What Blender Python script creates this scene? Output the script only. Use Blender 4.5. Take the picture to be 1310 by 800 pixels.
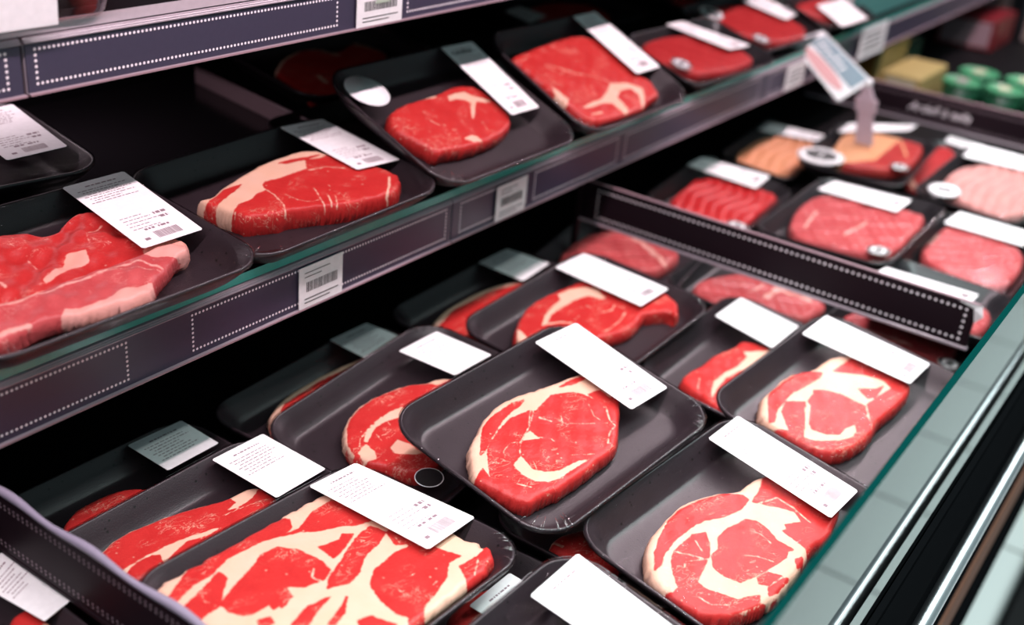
import bpy, math
import numpy as np
from mathutils import Matrix, Vector
for o in list(bpy.data.objects): bpy.data.objects.remove(o)
SC = bpy.context.scene
COL = SC.collection
PI = math.pi
# ------------------------------------------------------------------ camera
cam_d = bpy.data.cameras.new('camera'); cam = bpy.data.objects.new('camera', cam_d); COL.objects.link(cam)
cam_d.sensor_width = 36; cam_d.lens = 36 * 1458 / 1310
CAM_Z = .55
ax = Vector((.57268292, -.81480968, .09010801)); dn = Vector((-.32429655, -.32612696, -.88795999)); fw = Vector((.75290505, .47929781, -.45100731))
m = Matrix((ax, -dn, -fw)).transposed().to_4x4(); m.translation = (0, 0, CAM_Z); cam.matrix_world = m
cam_d.clip_start = .01
cam_d.dof.use_dof = True; cam_d.dof.focus_distance = .90; cam_d.dof.aperture_fstop = 3.4
SC.camera = cam
# ------------------------------------------------------------------ light and exposure
W = bpy.data.worlds.new('world'); SC.world = W; W.use_nodes = True
W.node_tree.nodes['Background'].inputs[0].default_value = (.55, .78, .80, 1)
W.node_tree.nodes['Background'].inputs[1].default_value = .46
def area(name, loc, rot, sx, sy, power, col):
    d = bpy.data.lights.new(name, 'AREA'); d.shape = 'RECTANGLE'; d.size = sx; d.size_y = sy; d.energy = power; d.color = col
    o = bpy.data.objects.new(name, d); COL.objects.link(o); o.location = loc; o.rotation_euler = rot; return o
area('case_canopy_light', (1.3, .39, .84), (0, 0, 0), 4.2, .025, 35, (1, .79, .85))
area('back_shelf_fill', (.50, .955, .292), (0, 0, 0), .42, .02, .42, (1, .80, .88))  # fill added under the upper shelf to brighten the packs at the back left
area('store_ceiling_light', (1.4, -.50, 2.5), (0, 0, 0), 6, .7, 165, (.82, 1, .97))
V = SC.view_settings; V.view_transform = 'Standard'; V.look = 'None'; V.exposure = 0; V.gamma = 1; V.use_curve_mapping = False
SC.cycles.max_bounces = 8; SC.cycles.transparent_max_bounces = 24; SC.cycles.caustics_reflective = False; SC.cycles.caustics_refractive = False
SC.cycles.use_denoising = True
# ------------------------------------------------------------------ materials
class N:
    def __init__(s, name):
        s.m = bpy.data.materials.new(name); s.m.use_nodes = True; s.t = s.m.node_tree; s.t.nodes.clear()
        s.out = s.t.nodes.new('ShaderNodeOutputMaterial')
    def n(s, typ, ins=None, **kw):
        x = s.t.nodes.new('ShaderNode' + typ)
        for k, v in kw.items(): setattr(x, k, v)
        for k, v in (ins or {}).items():
            if isinstance(v, bpy.types.NodeSocket): s.t.links.new(v, x.inputs[k])
            else: x.inputs[k].default_value = v
        return x
    def done(s, sh): s.t.links.new(sh, s.out.inputs[0]); return s.m
    def ramp(s, fac, stops):
        r = s.n('ValToRGB', {0: fac}); e = r.color_ramp.elements
        while len(e) < len(stops): e.new(.5)
        for i, (p, c) in enumerate(stops): e[i].position = p; e[i].color = (*c, 1)
        return r.outputs[0]
    def mix(s, fac, a, b):
        x = s.n('Mix', data_type='RGBA')
        for k, v in ((0, fac), (6, a), (7, b)):
            if isinstance(v, bpy.types.NodeSocket): s.t.links.new(v, x.inputs[k])
            else: x.inputs[k].default_value = v if k == 0 else (*v, 1)
        return x.outputs[2]
    def math(s, op, a, b=None, c=None):
        x = s.n('Math', operation=op)
        for i, v in enumerate((a, b, c)):
            if v is None: continue
            if isinstance(v, bpy.types.NodeSocket): s.t.links.new(v, x.inputs[i])
            else: x.inputs[i].default_value = v
        return x.outputs[0]
def plain(name, col, rough=.5, metal=0, spec=.5, bump=0, bscale=200):
    s = N(name); ins = {'Base Color': (*col, 1), 'Roughness': rough, 'Metallic': metal, 'Specular IOR Level': spec}
    tc = s.n('TexCoord').outputs['Object']
    nz = s.n('TexNoise', {'Vector': tc, 'Scale': bscale, 'Detail': 3.})
    ins['Base Color'] = s.mix(nz.outputs[0], [c * .9 for c in col], [min(1, c * 1.08) for c in col])
    if bump: ins['Normal'] = s.n('Bump', {'Strength': bump, 'Distance': .001, 'Height': nz.outputs[0]}).outputs[0]
    return s.done(s.n('BsdfPrincipled', ins).outputs[0])
def foam_mat():
    s = N('black_foam'); tc = s.n('TexCoord').outputs['Object']
    v = s.n('TexVoronoi', {'Vector': tc, 'Scale': 170., 'Randomness': 1.})
    sel = s.math('GREATER_THAN', s.n('SeparateColor', {0: v.outputs['Color']}).outputs[0], .72)
    pit = s.math('MULTIPLY', s.math('LESS_THAN', v.outputs['Distance'], .19), sel)
    nz = s.n('TexNoise', {'Vector': tc, 'Scale': 900., 'Detail': 2.})
    n2 = s.n('TexNoise', {'Vector': tc, 'Scale': 25., 'Detail': 3.})
    col = s.mix(n2.outputs[0], (.016, .0105, .013), (.030, .020, .025))
    col = s.mix(pit, col, (.004, .003, .003))
    h = s.math('SUBTRACT', nz.outputs[0], s.math('MULTIPLY', pit, 3.))
    b = s.n('Bump', {'Strength': .35, 'Distance': .0005, 'Height': h})
    return s.done(s.n('BsdfPrincipled', {'Base Color': col, 'Roughness': .38, 'Specular IOR Level': .5, 'Normal': b.outputs[0]}).outputs[0])
def film_mat(name='stretch_film', wr=.22, tint=(.975, .97, .972), gain=.03):
    s = N(name); tc = s.n('TexCoord').outputs['Object']
    mp = s.n('Mapping', {'Vector': tc, 'Scale': (1, 3.5, 1), 'Rotation': (.5, .4, .3)}).outputs[0]
    nz = s.n('TexNoise', {'Vector': mp, 'Scale': 30., 'Detail': 2., 'Distortion': .6})
    b = s.n('Bump', {'Strength': wr, 'Distance': .003, 'Height': nz.outputs[0]}).outputs[0]
    fr = s.n('Fresnel', {'IOR': 1.4, 'Normal': b}).outputs[0]
    tr = s.n('BsdfTransparent', {0: (*tint, 1)}); gl = s.n('BsdfGlossy', {'Roughness': .07, 'Normal': b, 'Color': (1, 1, 1, 1)})
    return s.done(s.n('MixShader', {0: s.math('MULTIPLY', fr, gain), 1: tr.outputs[0], 2: gl.outputs[0]}).outputs[0])
def glass_sheet(name, tint, gain=1.):
    s = N(name); fr = s.n('Fresnel', {'IOR': 1.5}).outputs[0]
    tr = s.n('BsdfTransparent', {0: (*tint, 1)}); gl = s.n('BsdfGlossy', {'Roughness': .015, 'Color': (1, 1, 1, 1)})
    return s.done(s.n('MixShader', {0: s.math('MULTIPLY', fr, gain), 1: tr.outputs[0], 2: gl.outputs[0]}).outputs[0])
def meat_mat(name, lean_a, lean_b, fat, vein=1., vscale=60., rough=.33):
    s = N(name); tc = s.n('Mapping', {'Vector': s.n('TexCoord').outputs['Object'], 'Rotation': (.6, .9, .4)}).outputs[0]
    at = s.n('Attribute', attribute_name='fat').outputs['Fac']
    n1 = s.n('TexNoise', {'Vector': tc, 'Scale': 260., 'Detail': 3.}).outputs[0]
    nf = s.n('TexNoise', {'Vector': tc, 'Scale': 1100., 'Detail': 2.}).outputs[0]
    n2 = s.n('TexNoise', {'Vector': tc, 'Scale': 45., 'Detail': 4.}).outputs[0]
    # the mapped seams of fat, their edge broken up by noise
    f = s.math('ADD', at, s.math('MULTIPLY', s.math('SUBTRACT', n1, .5), 2.6))
    f = s.n('MapRange', {0: f, 1: -.35, 2: .55}).outputs[0]
    # fine marbling: thin ridges of a stretched noise inside patches, and small flecks
    mp = s.n('Mapping', {'Vector': tc, 'Scale': (1, 1.9, 1), 'Rotation': (0, 0, .6)}).outputs[0]
    r = s.n('TexNoise', {'Vector': mp, 'Scale': vscale, 'Detail': 3., 'Roughness': .65, 'Distortion': 1.2}).outputs[0]
    ridge = s.n('MapRange', {0: s.math('ABSOLUTE', s.math('SUBTRACT', r, .5)), 1: .016, 2: .0}).outputs[0]
    msk = s.n('MapRange', {0: s.n('TexNoise', {'Vector': tc, 'Scale': 38., 'Detail': 1.}).outputs[0], 1: .50, 2: .62}).outputs[0]
    v = s.math('MULTIPLY', s.math('MULTIPLY', ridge, msk), .75 * vein)
    vo = s.n('TexVoronoi', {'Vector': tc, 'Scale': 190.})
    fl = s.math('MULTIPLY', s.n('MapRange', {0: vo.outputs['Distance'], 1: .22, 2: .10}).outputs[0], s.math('GREATER_THAN', s.n('SeparateColor', {0: vo.outputs['Color']}).outputs[1], .86))
    v = s.math('MAXIMUM', v, s.math('MULTIPLY', fl, .55 * vein))
    f = s.math('MAXIMUM', f, v)
    lean = s.mix(n2, lean_a, lean_b)
    lean = s.mix(s.math('MULTIPLY', s.n('MapRange', {0: nf, 1: .5, 2: .8}).outputs[0], .25), lean, [min(1, c * 1.6 + .02) for c in lean_b])
    fc = s.mix(n2, fat, [fat[0] * .98, fat[1] * .84, fat[2] * .72])
    col = s.mix(f, lean, fc)
    h = s.math('ADD', s.math('MULTIPLY', n1, .7), s.math('ADD', s.math('MULTIPLY', nf, .25), s.math('MULTIPLY', f, .3)))
    b = s.n('Bump', {'Strength': .45, 'Distance': .0011, 'Height': h})
    return s.done(s.n('BsdfPrincipled', {'Base Color': col, 'Roughness': rough, 'Specular IOR Level': .24, 'Normal': b.outputs[0]}).outputs[0])
M = dict(
    foam=foam_mat(), film=film_mat(), sealed=film_mat('sealed_lid_film', .15, (.93, .93, .94), .18),
    paper=plain('label_paper', (.84, .82, .83), .55), ink=plain('label_ink', (.26, .17, .20), .6), black_ink=plain('black_ink', (.015, .013, .014), .5),
    shell=plain('black_tray_plastic', (.018, .016, .018), .28),
    steak=meat_mat('red_steak', (.40, .015, .016), (.54, .036, .032), (.71, .47, .37)),
    slices=meat_mat('sliced_beef', (.36, .012, .013), (.56, .042, .040), (.76, .38, .33)),
    lean=meat_mat('lean_beef', (.34, .016, .018), (.50, .035, .036), (.7, .3, .26), .25),
    strips=meat_mat('beef_strips', (.38, .014, .016), (.60, .03, .032), (.7, .3, .26), .2),
    mince=meat_mat('pale_pink_meat', (.38, .035, .04), (.56, .11, .11), (.70, .36, .33), .8, 40.),
    chicken=meat_mat('orange_chicken', (.66, .22, .10), (.78, .36, .20), (.8, .5, .36), .3, 40., .45),
    fatty=meat_mat('red_meat_with_orange_fat', (.30, .02, .02), (.50, .05, .045), (.72, .36, .20), .2),
    poultry=meat_mat('pink_poultry', (.50, .18, .17), (.64, .32, .28), (.7, .45, .40), .5, 40., .4),
    black=plain('matt_black_steel', (.008, .007, .008), .5, 0, .15), deep=plain('dark_case_liner', (.005, .004, .005), .6, 0, .08),
    shelf=plain('black_glass_shelf_top', (.012, .010, .012), .16),
    edge=plain('green_glass_edge', (.05, .36, .30), .2, 0, .5), edge2=plain('teal_glass_rim', (.001, .032, .029), .6, 0, 0),
    strip=plain('purple_black_strip', (.046, .038, .070), .35), dark=plain('black_card', (.012, .006, .009), .5, 0, .12),
    dots=plain('white_print', (.93, .84, .89), .5), clear=plain('frosted_clear_plastic', (.36, .30, .34), .22, 0, .8), lip=plain('pink_grey_plastic_lip', (.34, .22, .25), .35, 0, .3), rimglass=plain('white_glass_edge', (.50, .42, .46), .25), skirt=film_mat('wrinkled_film_side', 1., (.95, .94, .95), .55),
    lilac=plain('lilac_plastic_edge', (.25, .22, .29), .3), dimdots=plain('grey_print', (.22, .16, .19), .6),  # second dot print is a darker pinkish grey than the white one
    steel=plain('brushed_steel', (.62, .61, .64), .32, 1), brown=plain('brown_cork_strip', (.15, .065, .045), .8, 0, .1, 1, 300),
    gloss=plain('gloss_black_profile', (.006, .006, .007), .7, 0, 0), glass=glass_sheet('clear_front_glass', (.80, .90, .89)),
    ceramic=None, white=plain('white_plastic', (.75, .77, .78), .35), teal=plain('teal_carton', (.06, .22, .20), .5),
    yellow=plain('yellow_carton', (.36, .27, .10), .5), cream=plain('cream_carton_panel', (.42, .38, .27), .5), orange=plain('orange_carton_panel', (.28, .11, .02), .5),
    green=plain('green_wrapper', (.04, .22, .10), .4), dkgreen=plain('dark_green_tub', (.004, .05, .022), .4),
    blue=plain('blue_print', (.17, .27, .32), .45), pink=plain('pink_print', (.62, .32, .32), .45), fold=film_mat('film_fold', .2, (.92, .9, .91), 2.5), tinted=film_mat('pink_tinted_plastic', .1, (.72, .46, .45), 1.6), clearp=film_mat('clear_plastic', .1, (.86, .82, .84), 1.6))
def tile_mat():
    s = N('pale_floor_tiles'); tc = s.n('TexCoord').outputs['Object']
    br = s.n('TexBrick', {'Vector': s.n('Mapping', {'Vector': tc, 'Location': (.11, .03, 0)}).outputs[0], 'Scale': 1., 'Mortar Size': .006, 'Mortar Smooth': .3, 'Brick Width': .33, 'Row Height': .33, 'Color1': (.80, .80, .80, 1), 'Color2': (.76, .77, .77, 1), 'Mortar': (.30, .30, .30, 1)}, offset=0)
    return s.done(s.n('BsdfPrincipled', {'Base Color': br.outputs[0], 'Roughness': .35}).outputs[0])
M['ceramic'] = tile_mat()
# ------------------------------------------------------------------ mesh helpers
class MB:
    def __init__(s): s.v = []; s.f = []; s.mi = []; s.sm = []
    def add(s, vs, fs, mi=0, smooth=False):
        k = len(s.v); s.v += [tuple(v) for v in vs]
        for f in fs: s.f.append([i + k for i in f]); s.mi.append(mi); s.sm.append(smooth)
    def box(s, a, b, mi=0, bev=0):
        (x0, y0, z0), (x1, y1, z1) = a, b
        if bev:
            r = min(bev, (x1 - x0) / 2.01, (y1 - y0) / 2.01, (z1 - z0) / 2.01)
            P = []
            for z, i in ((z0, r), (z0 + r, 0), (z1 - r, 0), (z1, r)):
                for cx, cy, a0 in ((x1 - r, y1 - r, 0), (x0 + r, y1 - r, 1), (x0 + r, y0 + r, 2), (x1 - r, y0 + r, 3)):
                    for q in range(3):
                        t = (a0 + q / 2) * PI / 2; rr = r - i; P.append((cx + rr * math.cos(t), cy + rr * math.sin(t), z))
            n = 12; F = [[r_ * n + i, r_ * n + (i + 1) % n, (r_ + 1) * n + (i + 1) % n, (r_ + 1) * n + i] for r_ in range(3) for i in range(n)]
            F += [list(range(n))[::-1], list(range(3 * n, 4 * n))]; s.add(P, F, mi); return s
        P = [(x, y, z) for z in (z0, z1) for x, y in ((x0, y0), (x1, y0), (x1, y1), (x0, y1))]
        s.add(P, [[3, 2, 1, 0], [4, 5, 6, 7], [0, 1, 5, 4], [1, 2, 6, 5], [2, 3, 7, 6], [3, 0, 4, 7]], mi); return s
    def prism(s, prof, x0, x1, mi=0, axis='x'):      # closed profile (a, b) pulled along an axis
        n = len(prof)
        g = (lambda t, a, b: (t, a, b)) if axis == 'x' else (lambda t, a, b: (a, t, b))
        P = [g(x0, a, b) for a, b in prof] + [g(x1, a, b) for a, b in prof]
        s.add(P, [[i, (i + 1) % n, n + (i + 1) % n, n + i] for i in range(n)] + [list(range(n))[::-1], list(range(n, 2 * n))], mi); return s
    def disc(s, c, u, v, r, mi=0, n=10, ru=None):
        c, u, v = Vector(c), Vector(u), Vector(v)
        P = [c + u * (r * math.cos(2 * PI * i / n)) + v * ((ru or r) * math.sin(2 * PI * i / n)) for i in range(n)]
        s.add(P, [list(range(n))], mi); return s
    def quad(s, pts, mi=0): s.add(pts, [[0, 1, 2, 3]], mi); return s
    def tube(s, pts, r, mi=0, n=10):
        R = []; pts = [Vector(p) for p in pts]
        for i, p in enumerate(pts):
            d = (pts[min(i + 1, len(pts) - 1)] - pts[max(i - 1, 0)]).normalized()
            u = d.cross(Vector((0, 0, 1))) if abs(d.z) < .9 else d.cross(Vector((0, 1, 0))); u.normalize(); w = d.cross(u)
            rr = r[i] if isinstance(r, (list, tuple)) else r
            R += [p + u * rr * math.cos(2 * PI * k / n) + w * rr * math.sin(2 * PI * k / n) for k in range(n)]
        F = [[i * n + k, i * n + (k + 1) % n, (i + 1) * n + (k + 1) % n, (i + 1) * n + k] for i in range(len(pts) - 1) for k in range(n)]
        F += [list(range(n))[::-1], list(range((len(pts) - 1) * n, len(pts) * n))]; s.add(R, F, mi, True); return s
    def text(s, string, size, M4, mi=0, shear=0):
        c = bpy.data.curves.new('t', 'FONT'); c.body = string; c.size = size; c.shear = shear; c.extrude = .0002; c.resolution_u = 3
        o = bpy.data.objects.new('t', c); COL.objects.link(o)
        dg = bpy.context.evaluated_depsgraph_get(); me = o.evaluated_get(dg).to_mesh()
        s.add([M4 @ v.co for v in me.vertices], [list(p.vertices) for p in me.polygons], mi)
        o.evaluated_get(dg).to_mesh_clear(); bpy.data.objects.remove(o); bpy.data.curves.remove(c); return s
    def build(s, name, mats, parent=None, **tags):
        me = bpy.data.meshes.new(name); me.from_pydata(s.v, [], s.f); me.update()
        for m_ in (mats if isinstance(mats, (list, tuple)) else [mats]): me.materials.append(m_)
        me.polygons.foreach_set('material_index', s.mi); me.polygons.foreach_set('use_smooth', s.sm)
        o = bpy.data.objects.new(name, me); COL.objects.link(o)
        if parent is not None: o.parent = parent
        for k, v in tags.items(): o[k] = v
        return o
def thing(name, label, category, group=None, loc=(0, 0, 0)):
    o = bpy.data.objects.new(name, None); o.empty_display_size = .03; COL.objects.link(o); o.location = loc
    o['label'] = label; o['category'] = category
    if group: o['group'] = group
    return o
def tag(o, label, category, group=None):
    o['label'] = label; o['category'] = category
    if group: o['group'] = group
    return o
# ---- measured data: poses (m, rad), outlines and fat seams (0.1 mm)
POSE={"hero":[0.7233,0.4039,0.0381,-0.0834,0.1472,-0.0491,0.2417,0.1795],
"rib_front":[0.7359,0.2245,0.0095,-0.1145,0.0995,-0.0417,0.2418,0.184],
"bot_mid":[0.4602,0.2207,0.02,-0.0451,0.1536,-0.0307,0.242,0.184],
"marbled":[0.467,0.4187,0.028,0.0015,-0.0165,0.0681,0.23,0.1747],
"behind_marbled":[0.466,0.5201,0.002,0.0433,0.0071,0.0433,0.228,0.184],
"back_left":[0.4506,0.6128,-0.02,-0.0057,-0.0001,0.0128,0.242,0.184],
"centre_left":[0.704,0.5317,0.0,0.0288,0.0524,-0.0724,0.2417,0.184],
"back_mid":[0.7101,0.6093,-0.0206,0.0502,-0.0029,0.0003,0.2417,0.184],
"rib_back":[0.9683,0.5186,0.004,-0.0362,0.0433,-0.0662,0.243,0.1781],
"back_right":[0.9694,0.6174,-0.0192,-0.0092,0.004,-0.0333,0.2425,0.184],
"back_far":[1.199,0.6018,-0.02,0.1356,-0.0024,-0.0447,0.242,0.184],
"half_hidden":[1.0464,0.3478,-0.02,-0.0001,0.104,-0.0116,0.242,0.184],
"rib_right":[0.9903,0.2352,0.012,-0.0903,0.098,-0.0715,0.2431,0.184],
"pale_a":[1.238,0.4299,-0.0239,0.03,0.1049,0.0,0.19,0.1854],
"pale_b":[1.22,0.2598,-0.0234,-0.1197,0.0846,-0.0081,0.2,0.152],
"S1":[0.4478,0.6777,0.1842,-0.027,0.09,-0.0051,0.242,0.1844],
"S2":[0.4681,0.8927,0.1991,-0.143,0.0582,0.0086,0.242,0.1834],
"S3":[0.6961,0.6932,0.1757,-0.0447,0.1165,-0.0446,0.2358,0.1789],
"S4":[0.9196,0.6746,0.2041,-0.0028,0.3991,0.0074,0.2388,0.1807],
"S5":[1.1789,0.6705,0.2039,-0.0224,0.4467,0.0045,0.2421,0.1759],
"S6":[1.4723,0.6655,0.1832,-0.1037,0.2845,-0.0241,0.2236,0.1322],
"S7":[1.7147,0.7005,0.184,-0.1028,0.2802,-0.0415,0.2282,0.1499],
"U1":[1.4706,0.6003,-0.0134,0.0527,0.1294,-0.0477,0.2233,0.1504],
"U2":[1.4592,0.4027,0.0136,-0.0169,-0.039,-0.0608,0.2427,0.1842],
"U3":[1.5368,0.2525,-0.0128,0.0084,0.0636,-0.0206,0.2352,0.1454],
"U4":[1.305,0.2355,0.008,0.125,0.0787,0.118,0.215,0.1491],
"U5":[1.748,0.628,-0.0135,0.0696,0.0991,-0.0379,0.2345,0.1231],
"U6":[1.773,0.489,0.0101,0.0538,-0.0012,-0.0541,0.2363,0.1653],
"U8":[1.7927,0.2985,0.0102,-0.0816,-0.0015,-0.1216,0.2362,0.1673],
"S8":[1.9292,0.6528,0.1887,-0.0598,0.3359,0.028,0.2202,0.0968],
"U7":[1.8761,0.3694,-0.0173,-0.005,0.0072,-0.1179,0.2378,0.16],
"left_bin":[0.222,0.55,-0.0,0.0,0.0524,0.0,0.24,0.18],
"lower_a":[0.502,0.33,-0.02,0.05,0.0,0.0,0.235,0.18],
"lower_b":[0.748,0.32,-0.02,0.0,0.0,0.0,0.235,0.18],
"S9":[1.029,0.9337,0.18,-0.15,0.0873,0.0,0.242,0.184],
"S10":[1.5586,0.9488,0.18,-0.1,0.1047,0.0,0.242,0.184],
"S11":[1.8559,0.8563,0.18,-0.1,0.1047,0.0,0.242,0.184]}
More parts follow.
